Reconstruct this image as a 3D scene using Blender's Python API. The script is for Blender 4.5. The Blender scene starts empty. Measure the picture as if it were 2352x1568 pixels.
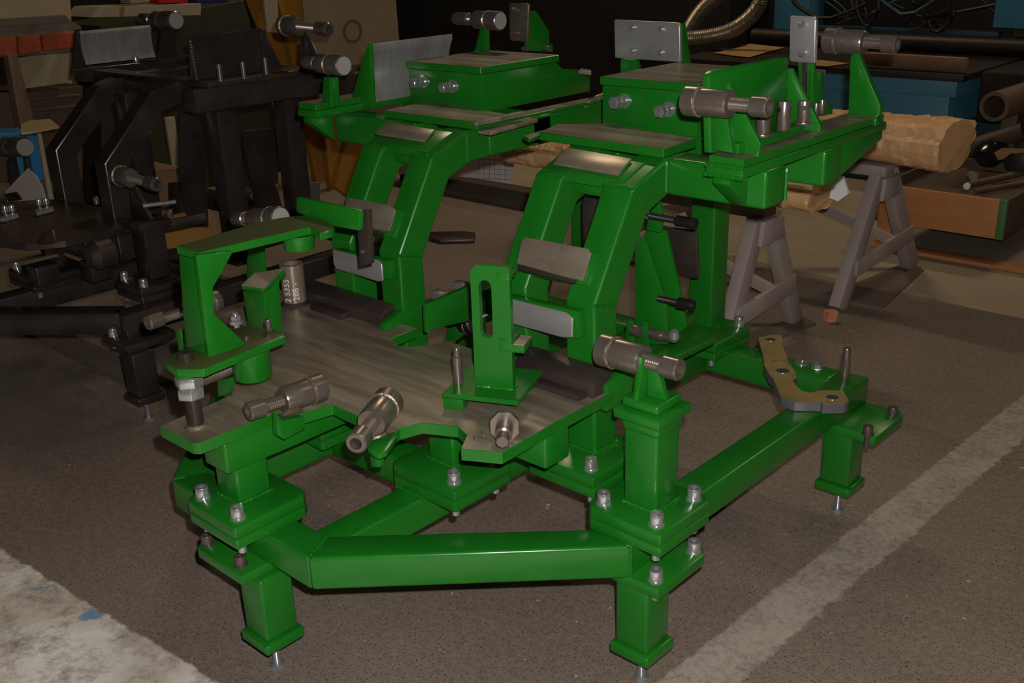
import bpy, bmesh, math, random
from mathutils import Vector, Matrix
S = bpy.context.scene
COL = S.collection
random.seed(7)

# ---------------------------------------------------------------- camera
W_, H_ = 2352, 1568
FL = 2411.0
def _n(v): return v.normalized()
_mx = _n(Vector(((-1604.56-1176)/FL, (-60.07-784)/FL, 1)))
_yv = _n(Vector(((3576-1176)/FL, (-235.6-784)/FL, 1)))
_xv = -_mx
_yv = _n(_yv - _xv*_xv.dot(_yv))
_zv = _xv.cross(_yv)
CAM = Vector((0, 0, 1.45))
def toworld(c): return Vector((_xv.dot(c), _yv.dot(c), _zv.dot(c)))
cr, cu, cb = toworld(Vector((1, 0, 0))), toworld(Vector((0, -1, 0))), toworld(Vector((0, 0, -1)))
cd = bpy.data.cameras.new('camera'); cam = bpy.data.objects.new('camera', cd); COL.objects.link(cam)
cam.matrix_world = Matrix(((cr.x, cu.x, cb.x, CAM.x), (cr.y, cu.y, cb.y, CAM.y), (cr.z, cu.z, cb.z, CAM.z), (0, 0, 0, 1)))
cd.sensor_width = 36; cd.lens = FL/W_*36; cd.clip_start = .02
S.camera = cam
ZF = -.035      # the shop floor; the fixture's own heights are measured from a datum 35 mm above it

# ---------------------------------------------------------------- light
S.view_settings.view_transform = 'Standard'; S.view_settings.look = 'None'
S.view_settings.exposure = 0; S.view_settings.gamma = 1; S.view_settings.use_curve_mapping = False
w = bpy.data.worlds.new('world'); S.world = w; w.use_nodes = True
w.node_tree.nodes['Background'].inputs[0].default_value = (1.0, .82, .6, 1)
w.node_tree.nodes['Background'].inputs[1].default_value = .012
# the camera's flash, just above and to the right of the lens
fd = bpy.data.lights.new('flash', 'POINT'); fd.energy = 190; fd.shadow_soft_size = .012; fd.color = (1, .97, .93)
fo = bpy.data.objects.new('flash', fd); COL.objects.link(fo)
fo.location = CAM + cr*.035 + cu*.065 - cb*.02
# hall lamps high overhead, behind and beside the work place
for i, (x, y, e) in enumerate(((-5.0, 5.5, 75), (-1.0, 7.5, 55), (1.5, 3.0, 10))):
    d = bpy.data.lights.new('hall_lamp', 'AREA'); d.shape = 'RECTANGLE'; d.size = 1.6; d.size_y = .25; d.energy = e; d.color = (1, .8, .52)
    o = bpy.data.objects.new('hall_lamp', d); COL.objects.link(o); o.location = (x, y, 5.2)

# ---------------------------------------------------------------- materials
def mat(name, base, rough=.5, metal=0., noise=None, nscale=6., stretch=(1, 1, 1), bump=0., bscale=40., coat=0., rvar=0., specks=None):
    m = bpy.data.materials.new(name); m.use_nodes = True
    nt = m.node_tree; N = nt.nodes; L = nt.links; b = N['Principled BSDF']
    b.inputs['Base Color'].default_value = (*base, 1); b.inputs['Roughness'].default_value = rough
    b.inputs['Metallic'].default_value = metal; b.inputs['Coat Weight'].default_value = coat; b.inputs['Coat Roughness'].default_value = .12
    tc = N.new('ShaderNodeTexCoord'); mp = N.new('ShaderNodeMapping'); mp.inputs['Scale'].default_value = stretch
    L.new(tc.outputs['Object'], mp.inputs['Vector'])
    if noise:
        nz = N.new('ShaderNodeTexNoise'); nz.inputs['Scale'].default_value = nscale; nz.inputs['Detail'].default_value = 6; nz.inputs['Roughness'].default_value = .65
        L.new(mp.outputs[0], nz.inputs['Vector'])
        cr_ = N.new('ShaderNodeValToRGB'); e = cr_.color_ramp.elements
        e[0].position = .32; e[1].position = .68; e[0].color = (*base, 1); e[1].color = (*noise, 1)
        L.new(nz.outputs[0], cr_.inputs[0]); out = cr_.outputs[0]
        if specks:
            n2 = N.new('ShaderNodeTexNoise'); n2.inputs['Scale'].default_value = specks[1]; n2.inputs['Detail'].default_value = 2
            L.new(tc.outputs['Object'], n2.inputs['Vector'])
            r2 = N.new('ShaderNodeValToRGB'); r2.color_ramp.elements[0].position = specks[2]; r2.color_ramp.elements[1].position = specks[2]+.04
            L.new(n2.outputs[0], r2.inputs[0])
            mx = N.new('ShaderNodeMix'); mx.data_type = 'RGBA'; mx.inputs[7].default_value = (*specks[0], 1)
            L.new(r2.outputs[0], mx.inputs[0]); L.new(out, mx.inputs[6]); out = mx.outputs[2]
        L.new(out, b.inputs['Base Color'])
        if rvar:
            mr = N.new('ShaderNodeMapRange'); mr.inputs[3].default_value = rough-rvar; mr.inputs[4].default_value = rough+rvar
            L.new(nz.outputs[0], mr.inputs[0]); L.new(mr.outputs[0], b.inputs['Roughness'])
    if bump:
        bz = N.new('ShaderNodeTexNoise'); bz.inputs['Scale'].default_value = bscale; bz.inputs['Detail'].default_value = 4
        L.new(mp.outputs[0], bz.inputs['Vector'])
        bp = N.new('ShaderNodeBump'); bp.inputs['Strength'].default_value = bump; bp.inputs['Distance'].default_value = .004
        L.new(bz.outputs[0], bp.inputs['Height']); L.new(bp.outputs[0], b.inputs['Normal'])
    return m
GREEN = mat('green_enamel', (.0065, .124, .008), .27, 0, (.010, .142, .010), 9, bump=.04, bscale=25, coat=.0, rvar=.05)
MILL = mat('milled_steel_plate', (.105, .08, .055), .34, .25, (.30, .245, .185), 3.0, (.7, 6, 1), .05, 60, rvar=.1)
STEEL = mat('turned_steel', (.25, .205, .175), .27, .7, (.18, .145, .125), 30, (1, 1, 1), 0, rvar=.05)
SHEET = mat('bent_sheet_steel', (.40, .39, .39), .32, .5, (.27, .255, .25), 4, (1, 6, 1), .03, 50, rvar=.08)
PADM = mat('pad_steel', (.34, .28, .215), .33, .45, (.21, .165, .12), 8, (1, 4, 1), .04, 60)
OXIDE = mat('dark_oxide_steel', (.045, .036, .034), .36, .5, (.085, .06, .05), 12, bump=.05)
ZINC = mat('bright_zinc', (.55, .55, .57), .18, .8)
TURN = mat('turned_disc_face', (.42, .40, .37), .3, .35)
BLACKSTEEL = mat('blued_steel', (.03, .027, .028), .3, .6)
BLACK = mat('raw_black_steel', (.026, .022, .023), .26, .4, (.060, .046, .040), 7, (1, 1, 1), .06, 30, rvar=.06)
YPLATE = mat('yellow_passivated_plate', (.42, .30, .12), .3, .35, (.30, .22, .09), 14)
SHEENG = mat('olive_sheen_top', (.035, .062, .010), .42, 0, (.055, .060, .018), 7)  # olive tone paints in the reflection on the green enamel clamp tops
WELD = mat('weld_bead', (.16, .11, .08), .35, .6, (.35, .28, .22), 60, bump=.8, bscale=120)
HOLE = mat('dark_bore', (.01, .01, .01), .6)
CHALK = mat('chalk_mark', (.62, .58, .52), .9)
FLOORM = None

# ---------------------------------------------------------------- geometry helpers
def ray(px, py):
    return toworld(Vector(((px-1176)/FL, (py-784)/FL, 1)))
def A(px, py, z=None, x=None, y=None):
    d = ray(px, py)
    if z is not None: t = (z-CAM.z)/d.z
    elif x is not None: t = (x-CAM.x)/d.x
    else: t = (y-CAM.y)/d.y
    return CAM + d*t
def AP(px, py, P0, N_):
    d = ray(px, py); t = (Vector(P0)-CAM).dot(Vector(N_))/d.dot(Vector(N_)); return CAM + d*t
def frame(ax):
    ax = ax.normalized(); h = Vector((0, 0, 1)) if abs(ax.z) < .9 else Vector((1, 0, 0))
    u = ax.cross(h).normalized(); return ax, u, ax.cross(u)
class Geo:
    def __init__(s): s.v = []; s.f = []; s.sharp = 32
    def add(s, v, f):
        n = len(s.v); s.v += [Vector(p) for p in v]; s.f += [tuple(i+n for i in q) for q in f]; return s
    def box(s, x0, x1, y0, y1, z0, z1):
        return s.prism([(x0, y0, z0), (x1, y0, z0), (x1, y1, z0), (x0, y1, z0)], (0, 0, z1-z0))
    def prism(s, pts, vec):
        n = len(pts); vec = Vector(vec); a = [Vector(p) for p in pts]
        return s.add(a+[p+vec for p in a], [tuple(range(n-1, -1, -1)), tuple(range(n, 2*n))]+[(i, (i+1) % n, n+(i+1) % n, n+i) for i in range(n)])
    def pp(s, pix, t, z=None, x=None, y=None):
        """polygon seen at these pixels on the plane z=, x= or y=, t thick away from the viewer's side"""
        p = [A(a, b, z, x, y) for a, b in pix]
        return s.prism(p, (0, 0, -t) if z is not None else ((-t, 0, 0) if x is not None else (0, t, 0)))
    def ppn(s, pix, P0, N_, t):
        n = Vector(N_).normalized(); return s.prism([AP(a, b, P0, n) for a, b in pix], -n*t)
    def lathe(s, P, Q, prof, n=20, caps=True):
        """prof: (fraction along P-Q, radius)"""
        P = Vector(P); Q = Vector(Q); ax, u, w_ = frame(Q-P); L = (Q-P).length; v = []; f = []
        for t, r in prof:
            for k in range(n):
                a = 2*math.pi*k/n; v.append(P+ax*(t*L)+(u*math.cos(a)+w_*math.sin(a))*r)
        for i in range(len(prof)-1):
            for k in range(n):
                f.append((i*n+k, i*n+(k+1) % n, (i+1)*n+(k+1) % n, (i+1)*n+k))
        if caps: f.append(tuple(range(n-1, -1, -1))); f.append(tuple(range((len(prof)-1)*n, len(prof)*n)))
        return s.add(v, f)
    def cyl(s, P, Q, r, n=20): return s.lathe(P, Q, [(0, r), (1, r)], n)
    def thread(s, P, Q, r, pitch, n=14, depth=.12):
        L = (Vector(Q)-Vector(P)).length; k = max(2, int(L/pitch)); pr = []
        for i in range(k): pr += [(i/k, r*(1-depth)), ((i+.5)/k, r)]
        pr.append((1, r*(1-depth))); return s.lathe(P, Q, pr, n)
    def ring(s, P, Q, r, ri, n=20):
        s.lathe(P, Q, [(0, ri), (0, r), (1, r), (1, ri)], n, False)
        m = len(s.v)-4*n
        for k in range(n): s.f.append((m+3*n+k, m+3*n+(k+1) % n, m+(k+1) % n, m+k))
        return s
    def tube(s, pts, r, n=10, rad=None):
        pts = [Vector(p) for p in pts]; v = []; f = []; up = Vector((0, 0, 1))
        for i, p in enumerate(pts):
            t = (pts[min(i+1, len(pts)-1)]-pts[max(i-1, 0)]).normalized()
            u = t.cross(up if abs(t.z) < .95 else Vector((1, 0, 0))).normalized(); w_ = t.cross(u)
            rr = rad[i] if rad else r
            for k in range(n):
                a = 2*math.pi*k/n; v.append(p+(u*math.cos(a)+w_*math.sin(a))*rr)
        for i in range(len(pts)-1):
            for k in range(n): f.append((i*n+k, i*n+(k+1) % n, (i+1)*n+(k+1) % n, (i+1)*n+k))
        f.append(tuple(range(n-1, -1, -1))); f.append(tuple(range((len(pts)-1)*n, len(pts)*n)))
        return s.add(v, f)
    def sweep(s, path, w_, h, side):
        """rectangular section along a path in a plane; side = horizontal width vector"""
        s.sharp = 14
        side = Vector(side).normalized(); path = [Vector(p) for p in path]; v = []; f = []
        for i, p in enumerate(path):
            a = (p-path[i-1]).normalized() if i else None; b = (path[i+1]-p).normalized() if i < len(path)-1 else None
            if a is None: t = b; k = 1
            elif b is None: t = a; k = 1
            else: t = (a+b).normalized(); k = 1/max(.3, t.dot(a))
            nn = side.cross(t).normalized()
            for sx, sy in ((0, 0), (1, 0), (1, 1), (0, 1)): v.append(p - side*(w_*sx) - nn*(h*sy*k))
        for i in range(len(path)-1):
            for k in range(4): f.append((i*4+k, i*4+(k+1) % 4, i*4+4+(k+1) % 4, i*4+4+k))
        f.append((3, 2, 1, 0)); m = 4*(len(path)-1); f.append((m, m+1, m+2, m+3))
        return s.add(v, f)
    def mesh(s, name, mats, org, bevel=0., seg=2, topz=None):
        me = bpy.data.meshes.new(name); me.from_pydata([p-org for p in s.v], [], s.f)
        bm = bmesh.new(); bm.from_mesh(me); bmesh.ops.recalc_face_normals(bm, faces=bm.faces)
        if bevel:
            ed = [e for e in bm.edges if len(e.link_faces) == 2 and e.calc_face_angle(0) > .6]
            bmesh.ops.bevel(bm, geom=ed, offset=bevel, segments=seg, profile=.5, affect='EDGES', clamp_overlap=True)
        bm.to_mesh(me); bm.free()
        for m in mats: me.materials.append(m)
        if len(mats) > 1:
            for p in me.polygons:
                if p.normal.z > .95: p.material_index = 1
        me.shade_smooth()
        me.set_sharp_from_angle(angle=math.radians(s.sharp))
        return me
    def obj(s, name, m, parent=None, bevel=0., seg=2, label=None, cat=None, group=None, kind=None, top=None):
        xs = [p.x for p in s.v]; ys = [p.y for p in s.v]; zs = [p.z for p in s.v]
        org = Vector(((min(xs)+max(xs))/2, (min(ys)+max(ys))/2, min(zs)))
        me = s.mesh(name, [m] if top is None else [m, top], org, bevel, seg)
        o = bpy.data.objects.new(name, me); COL.objects.link(o); place(o, org, parent); tag(o, label, cat, group, kind)
        return o
WP = {}
def place(o, org, parent=None):
    WP[o.name] = Vector(org)
    if parent is not None: o.parent = parent; o.location = Vector(org)-WP[parent.name]
    else: o.location = org
def tag(o, label=None, cat=None, group=None, kind=None):
    if label: o['label'] = label
    if cat: o['category'] = cat
    if group: o['group'] = group
    if kind: o['kind'] = kind
def empty(name, loc, label, cat, group=None):
    o = bpy.data.objects.new(name, None); COL.objects.link(o); o.empty_display_size = .1; place(o, Vector(loc)); tag(o, label, cat, group); return o
def inst(o, loc, parent, rotz=None, kids=True):
    """a further copy of a part (its mesh shared), with its own sub-parts"""
    c = o.copy(); COL.objects.link(c); c.parent = None; place(c, Vector(loc), parent)
    if rotz is not None: c.rotation_euler.z = rotz
    for k in list(o.children):
        d = k.copy(); COL.objects.link(d); d.parent = c
    return c
def G(): return Geo()

# ---------------------------------------------------------------- hardware
def make_bolt(m=None, s=1., name='cap_screw', sh=.077):
    m = m or ZINC
    g = G(); g.lathe((0, 0, -sh), (0, 0, 0), [(0, .0078*s), (1, .0078*s)], 12)
    g.ring((0, 0, 0), (0, 0, .004), .0145*s, .006, 18)
    g.lathe((0, 0, .004), (0, 0, .024*s), [(0, .0125*s), (.9, .0125*s), (1, .0115*s), (1, .0065*s), (.45, .0062*s)], 18, False)
    g.add([(.0063*s*math.cos(a), .0063*s*math.sin(a), .013*s) for a in [k*math.pi/3 for k in range(6)]], [(0, 1, 2, 3, 4, 5)])
    me = g.mesh(name, [m], Vector((0, 0, 0)), 0)
    return me
BOLT = make_bolt(None, 1.12); BOLT_S = make_bolt(None, 1.12, 'cap_screw', .042); BOLT_D = make_bolt(mat('dark_zinc', (.13, .10, .09), .3, .6), 1., 'dark_cap_screw', .036)
def bolt(x, y, z, parent, me=None, s=1.):
    o = bpy.data.objects.new('cap_screw', me or BOLT); COL.objects.link(o); place(o, (x, y, z), parent); o.scale = (s, s, s)
    o.rotation_euler.z = random.random()*6
    return o
def hexnut(g, P, Q, R, ri=None):
    P = Vector(P); Q = Vector(Q)
    return g.lathe(P, Q, [(0, R*.88), (.12, R), (.88, R), (1, R*.88)], 6)
def clamp_screw(parent, P, Q, R, m=None, fr=(.17, .21, .55, .8), disc=True):
    """disc at P, socket head at Q"""
    m = m or STEEL; P = Vector(P); Q = Vector(Q); g = G(); a, b, c, d = fr
    if disc: g.lathe(P, Q, [(0, R*.9), (.012, R*.97), (a-.01, R*.97), (a, R*.92), (a+.005, R*.84), (b-.01, R*.84), (b, R*.9), (c-.03, R*.9), (c, R*.82)], 28)
    else: g.lathe(P, Q, [(0, R*.4), (.02, R*.42), (b, R*.42), (b, R*.8), (c, R*.8)], 24)
    o = g.obj('clamp_screw', m, parent)
    k = Q-P
    if disc: G().lathe(P+k*.004, P-k.normalized()*.0012, [(0, R*.86), (1, R*.84)], 28).obj('disc_face', TURN, o)
    t = G(); t.thread(P+k*(c-.01), P+k*(d+.01), R*.45, .0048, depth=.16); t.obj('threaded_rod', m, o)
    h = G(); L = (1-d)
    h.lathe(P+k*d, Q, [(0, R*.5), (.04, R*.64), (.92, R*.64), (1, R*.55), (1, R*.36), (.6, R*.35)], 20 if disc else 6, False)
    h.obj('socket_head', m, o)
    h = G(); h.lathe(P+k*(d+.55*L), P+k*(d+.64*L), [(0, R*.34), (1, R*.34)], 20); h.obj('hex_socket', HOLE, o)
    wl = G(); wl.lathe(P+k*(a-.004), P+k*(a+.02), [(0, R*.93), (.5, R*1.0), (1, R*.88)], 28, False); 
    if disc: wl.obj('weld_bead', WELD, o)
    return o

# ================================================================ FLOOR
def floor_material():
    m = bpy.data.materials.new('worn_concrete_floor'); m.use_nodes = True
    nt = m.node_tree; N = nt.nodes; L = nt.links; b = N['Principled BSDF']; b.inputs['Roughness'].default_value = .75
    tc = N.new('ShaderNodeTexCoord')
    def noise(sc, det=6, st=(1, 1, 1), ro=.6):
        mp = N.new('ShaderNodeMapping'); mp.inputs['Scale'].default_value = st; L.new(tc.outputs['Object'], mp.inputs[0])
        n = N.new('ShaderNodeTexNoise'); n.inputs['Scale'].default_value = sc; n.inputs['Detail'].default_value = det; n.inputs['Roughness'].default_value = ro; L.new(mp.outputs[0], n.inputs[0]); return n.outputs[0]
    def ramp(src, p0, c0, p1, c1):
        r = N.new('ShaderNodeValToRGB'); e = r.color_ramp.elements; e[0].position = p0; e[1].position = p1; e[0].color = (*c0, 1); e[1].color = (*c1, 1); L.new(src, r.inputs[0]); return r.outputs[0]
    def mix(f, a, c):
        x = N.new('ShaderNodeMix'); x.data_type = 'RGBA'; L.new(f, x.inputs[0]); L.new(a, x.inputs[6])
        if isinstance(c, tuple): x.inputs[7].default_value = (*c, 1)
        else: L.new(c, x.inputs[7])
        return x.outputs[2]
    def mth(op, a, c=None, d=None):
        x = N.new('ShaderNodeMath'); x.operation = op
        for i, q in enumerate((a, c, d)):
            if q is None: continue
            if isinstance(q, (int, float)): x.inputs[i].default_value = q
            else: L.new(q, x.inputs[i])
        return x.outputs[0]
    big = noise(1.4); fine = noise(55, 8, (1, 1, 1), .8); grit = noise(170, 3); sp = noise(33, 2)
    col = ramp(big, .3, (.128, .092, .072), .72, (.20, .152, .122))
    col = mix(mth('MULTIPLY', ramp(fine, .40, (0, 0, 0), .68, (1, 1, 1)), .5), col, (.34, .27, .215))
    col = mix(ramp(grit, .34, (1, 1, 1), .44, (0, 0, 0)), col, (.05, .036, .030))
    col = mix(ramp(sp, .735, (0, 0, 0), .755, (1, 1, 1)), col, (.42, .34, .27))
    xyz = N.new('ShaderNodeSeparateXYZ'); L.new(tc.outputs['Object'], xyz.inputs[0]); X, Y = xyz.outputs[0], xyz.outputs[1]
    # a lighter, older slab behind the crooked cold joint
    def beyond(p, q, wob=.05, sc=6):
        nx, ny = -(q[1]-p[1]), q[0]-p[0]; l = math.hypot(nx, ny); nx /= l; ny /= l
        d = mth('ADD', mth('MULTIPLY', X, nx), mth('MULTIPLY', Y, ny)); d = mth('SUBTRACT', d, nx*p[0]+ny*p[1])
        return mth('ADD', d, mth('MULTIPLY', mth('SUBTRACT', noise(sc), .5), wob))
    j0 = A(1740, 600, z=ZF); j1 = A(2352, 735, z=ZF)
    d = beyond(j0, j1, .10, 4)
    dd = mth('MULTIPLY', ramp(d, 0, (0, 0, 0), .03, (1, 1, 1)), .85)
    # sign: positive beyond the joint
    light = mix(mth('MULTIPLY', ramp(fine, .4, (0, 0, 0), .7, (1, 1, 1)), .5), ramp(big, .3, (.26, .205, .145), .7, (.34, .28, .20)), (.20, .155, .11))
    sgn = 1
    col = mix(dd, col, light)
    jl = mth('MULTIPLY', ramp(mth('ABSOLUTE', mth('SUBTRACT', d, .02)), .0, (1, 1, 1), .022, (0, 0, 0)), .7)
    col = mix(jl, col, (.34, .29, .23))
    # the painted lane stripe
    a0 = A(1503, 1568, z=ZF); a1 = A(2352, 903, z=ZF)
    ds = beyond(a0, a1, .03, 30); b0 = A(1700, 1568, z=ZF); b1 = A(2352, 1010, z=ZF); de = beyond(b0, b1, .05, 25)
    st = mth('MULTIPLY', ramp(mth('MULTIPLY', ds, -1), 0, (0, 0, 0), .006, (1, 1, 1)), ramp(de, 0, (0, 0, 0), .006, (1, 1, 1)))
    wear = ramp(mth('ADD', mth('MULTIPLY', fine, .6), mth('MULTIPLY', noise(9), .4)), .40, (.25, .25, .25), .56, (1, 1, 1))
    col = mix(mth('MULTIPLY', mth('MULTIPLY', st, wear), .85), col, (.42, .36, .315))
    # white painted corner, worn and stained
    c0 = A(0, 1256, z=ZF); c1 = A(505, 1568, z=ZF); dc = beyond(c0, c1, .035, 14)
    wc = ramp(mth('MULTIPLY', dc, -1), 0, (0, 0, 0), .008, (1, 1, 1))
    wwear = ramp(mth('ADD', mth('MULTIPLY', noise(7, 8, (1, 1, 1), .75), .75), mth('MULTIPLY', fine, .25)), .46, (1, 1, 1), .60, (0, 0, 0))
    wcol = ramp(noise(5, 5), .4, (.62, .54, .45), .62, (.86, .82, .78))
    col = mix(mth('MULTIPLY', wc, mth('MULTIPLY_ADD', wwear, .82, .12)), col, wcol)
    bl = ramp(noise(11, 3), .64, (0, 0, 0), .66, (1, 1, 1))
    near = ramp(mth('ABSOLUTE', mth('ADD', dc, .03)), .01, (1, 1, 1), .05, (0, 0, 0))
    col = mix(mth('MULTIPLY', mth('MULTIPLY', bl, near), wc), col, (.16, .30, .46))
    L.new(col, b.inputs['Base Color'])
    bp = N.new('ShaderNodeBump'); bp.inputs['Strength'].default_value = .35; bp.inputs['Distance'].default_value = .004
    L.new(mth('ADD', fine, mth('MULTIPLY', grit, .5)), bp.inputs['Height']); L.new(bp.outputs[0], b.inputs['Normal'])
    return m
FLOORM = floor_material()
fl = G().box(-14, 6, -1.5, 16, ZF-.06, ZF).obj('floor', FLOORM, kind='structure'); 
fl.data.transform(Matrix.Translation(fl.location)); fl.location = (0, 0, 0)

# ================================================================ GREEN WELDING FIXTURE
FX = empty('welding_fixture', (-1.75, 1.8, 0), 'bright green welding fixture of square tubes, nearest the viewer', 'welding jig')
def part(g, name, m=GREEN, bevel=.0025, top=None, parent=None, label=None, seg=2):
    return g.obj(name, m, parent or FX, bevel, seg, label, top=top)
Z0, Z1 = .245, .32
def rail(x0, x1, y0, y1, z0=Z0, z1=Z1, name='base_rail', parent=None, m=GREEN): return G().box(x0, x1, y0, y1, z0, z1).obj(name, m, parent or FX, .007, 3)
# base frame
G().prism([(-2.02, 1.005, Z0), (-1.515, 1.005, Z0), (-1.552, 1.083, Z0), (-1.985, 1.083, Z0)], (0, 0, .075)).obj('base_rail', GREEN, FX, .007, 3)
G().prism([(-1.515, 1.005, Z0), (-1.055, 1.443, Z0), (-1.139, 1.460, Z0), (-1.552, 1.083, Z0)], (0, 0, .075)).obj('base_rail', GREEN, FX, .007, 3)
G().prism([(-2.02, 1.005, Z0), (-1.985, 1.083, Z0), (-2.398, 1.460, Z0), (-2.482, 1.443, Z0)], (0, 0, .075)).obj('base_rail', GREEN, FX, .007, 3)
rail(-1.59, -1.512, 1.03, 2.43, Z0+.0006, Z1-.0006); rail(-2.027, -1.949, 1.03, 2.43, Z0+.0006, Z1-.0006)
rail(-1.138, -1.060, 1.443, 2.51); rail(-2.477, -2.399, 1.443, 2.51)
rail(-1.949, -1.59, 1.399, 1.477); rail(-1.512, -1.138, 1.657, 1.735); rail(-2.399, -2.027, 1.657, 1.735)
rail(-2.399, -1.138, 2.43, 2.51)
# legs: tube, flange above, cap below, levelling bolt
def leg(cx, cy, fx, fy, bolts, parent=None, m=GREEN, bm_=None, capz=.07):
    P = parent or FX
    o = G().box(cx-.04, cx+.04, cy-.04, cy+.04, capz, .222).obj('leg', m, P, .007, 3)
    c = G().box(cx-.049, cx+.049, cy-.049, cy+.049, capz-.026, capz).obj('foot_cap', m, o, .006, 3)
    f = G().prism([(fx-.092, fy-.092+.02, .222), (fx-.072, fy-.092, .222), (fx+.072+.02, fy-.092, .222), (fx+.092, fy+.072, .222), (fx+.074, fy+.092, .222), (fx-.092, fy+.092, .222)], (0, 0, .025)).obj('flange', m, o, .003)
    b = G(); b.thread((cx, cy, ZF+.012), (cx, cy, capz), .0085, .003); b.lathe((cx, cy, ZF), (cx, cy, ZF+.012), [(0, .0135), (.15, .015), (.85, .015), (1, .0135)], 6); b.ring((cx, cy, ZF+.012), (cx, cy, ZF+.015), .017, .007)
    b.obj('levelling_bolt', ZINC, o)
    for x, y in bolts: bolt(x, y, .247, P, bm_ or BOLT_S)
    return o
leg(-1.690, 1.012, -1.757, 1.034, [(-1.825, .965), (-1.70, .965)], bm_=BOLT_D)
leg(-1.060, 1.492, -1.081, 1.536, [(-1.012, 1.468), (-1.012, 1.602)])
leg(-1.060, 2.384, -1.045, 2.42, [(-.975, 2.33), (-.975, 2.475)], bm_=BOLT_D)
leg(-2.44, 1.492, -2.42, 1.536, []); leg(-2.44, 2.384, -2.44, 2.42, [])
# double flanges on the base frame with their cap screws
def flange(x0, x1, y0, y1, bolts, chamf=.018, m=GREEN, P=None, bm_=None):
    P = P or FX
    for z0, z1, e in ((Z1, .343, .0), (.3455, .37, .001)):
        c = chamf
        G().prism([(x0+e, y0+c, z0), (x0+c, y0+e, z0), (x1-.004, y0+e, z0), (x1-e, y0+.004, z0), (x1-e, y1-c, z0), (x1-c, y1-e, z0), (x0+c, y1-e, z0), (x0+e, y1-c, z0)], (0, 0, z1-z0)).obj('flange', m, P, .003)
    for x, y in bolts: bolt(x, y, .37, P, bm_)
flange(-1.835, -1.646, .931, 1.118, [(-1.805, .960), (-1.676, .960)])
flange(-1.175, -.986, 1.443, 1.632, [(-1.145, 1.472), (-1.016, 1.472), (-1.016, 1.602)])
flange(-1.622, -1.412, 1.311, 1.500, [(-1.443, 1.341), (-1.443, 1.465)])
flange(-1.425, -1.226, 1.540, 1.742, [(-1.256, 1.570), (-1.256, 1.712)])
flange(-1.64, -1.437, 2.348, 2.552, [(-1.467, 2.378), (-1.467, 2.522), (-1.61, 2.378)])
flange(-2.31, -2.11, 1.54, 1.742, []); flange(-2.05, -1.86, 1.311, 1.5, [])
# pillars under the table
def post(x0, x1, y0, y1, z0, z1, name='pillar', parent=None): return G().box(x0, x1, y0, y1, z0, z1).obj(name, GREEN, parent or FX, .007, 3)
post(-1.800, -1.720, .993, 1.073, .37, .452)
post(-1.570, -1.490, 1.386, 1.466, .37, .446)
post(-2.05, -1.97, 1.386, 1.466, .37, .446)
for x0, x1, y0, y1 in ((-1.802, -1.718, .975, 1.40), (-2.30, -1.234, 1.398, 1.474)):
    G().box(x0, x1, y0, y1, .446, .5145).obj('table_beam', GREEN, FX, .006, 3)
# ---- machined table
tb = [A(*p, z=.54) for p in ((458, 1017), (637, 947), (648, 962), (763, 928), (829, 958), (868, 986), (886, 1009), (918, 984), (970, 970), (1051, 979), (1072, 999), (1058, 1030), (1153, 1039), (1264, 976))]
tb = [Vector((p.x, p.y, .54)) for p in tb]
tb += [Vector(p+(.54,)) for p in ((-1.236, 1.625), (-1.50, 1.625), (-1.66, 1.612), (-1.70, 1.612), (-1.735, 1.590), (-1.765, 1.535), (-1.79, 1.515), (-1.85, 1.535), (-1.852, 1.625), (-2.345, 1.625),
       (-2.345, 1.27), (-2.29, 1.225), (-2.26, 1.275), (-2.21, 1.30), (-2.15, 1.26), (-2.13, 1.21), (-2.05, 1.19), (-1.98, 1.20), (-1.93, 1.19), (-1.925, 1.11), (-1.868, 1.10))]
tb += [A(367, 978, z=.54), A(441, 1017, z=.54)]
TAB = G().prism(tb, (0, 0, -.0255)).obj('table_top', GREEN, FX, .0012, 1, 'machined brown-grey steel table top with green edges', top=MILL)
def angle_bar(x0, x1, y0, y1, h=.034):
    prof = [(y0, .54), (y0+.004, .54+h-.006), (y0+.012, .54+h), (y1, .54+h+.012), (y1, .54)]
    return G().prism([(x0, a, b) for a, b in prof], (x1-x0, 0, 0)).obj('angle_bar', OXIDE, FX, .002, 2, 'dark raised steel bar across the back of the table')
angle_bar(-1.47, -1.245, 1.565, 1.628); angle_bar(-2.33, -1.935, 1.575, 1.628)
G().box(-1.47, -1.26, 1.535, 1.563, .54, .552).obj('packing_strip', OXIDE, FX, .002)
G().box(-2.18, -2.05, 1.545, 1.573, .54, .556).obj('packing_strip', OXIDE, FX, .002)
# green end plates of the rear bars
G().prism([(-1.236, 1.60, .50), (-1.236, 1.60, .56), (-1.236, 1.66, .575), (-1.236, 1.82, .575), (-1.236, 1.82, .50)], (-.022, 0, 0)).obj('end_plate', GREEN, FX, .002)
G().prism([(-1.9035, 1.55, .50), (-1.9035, 1.57, .555), (-1.9035, 1.63, .575), (-1.9035, 1.70, .575), (-1.9035, 1.70, .50)], (-.022, 0, 0)).obj('end_plate', GREEN, FX, .002)
# small block clamped on the table's front edge
G().pp([(636, 950), (650, 966), (699, 956), (703, 984), (655, 1011), (640, 1001)], .02, x=-1.655).obj('edge_block', GREEN, FX, .003)
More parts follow.
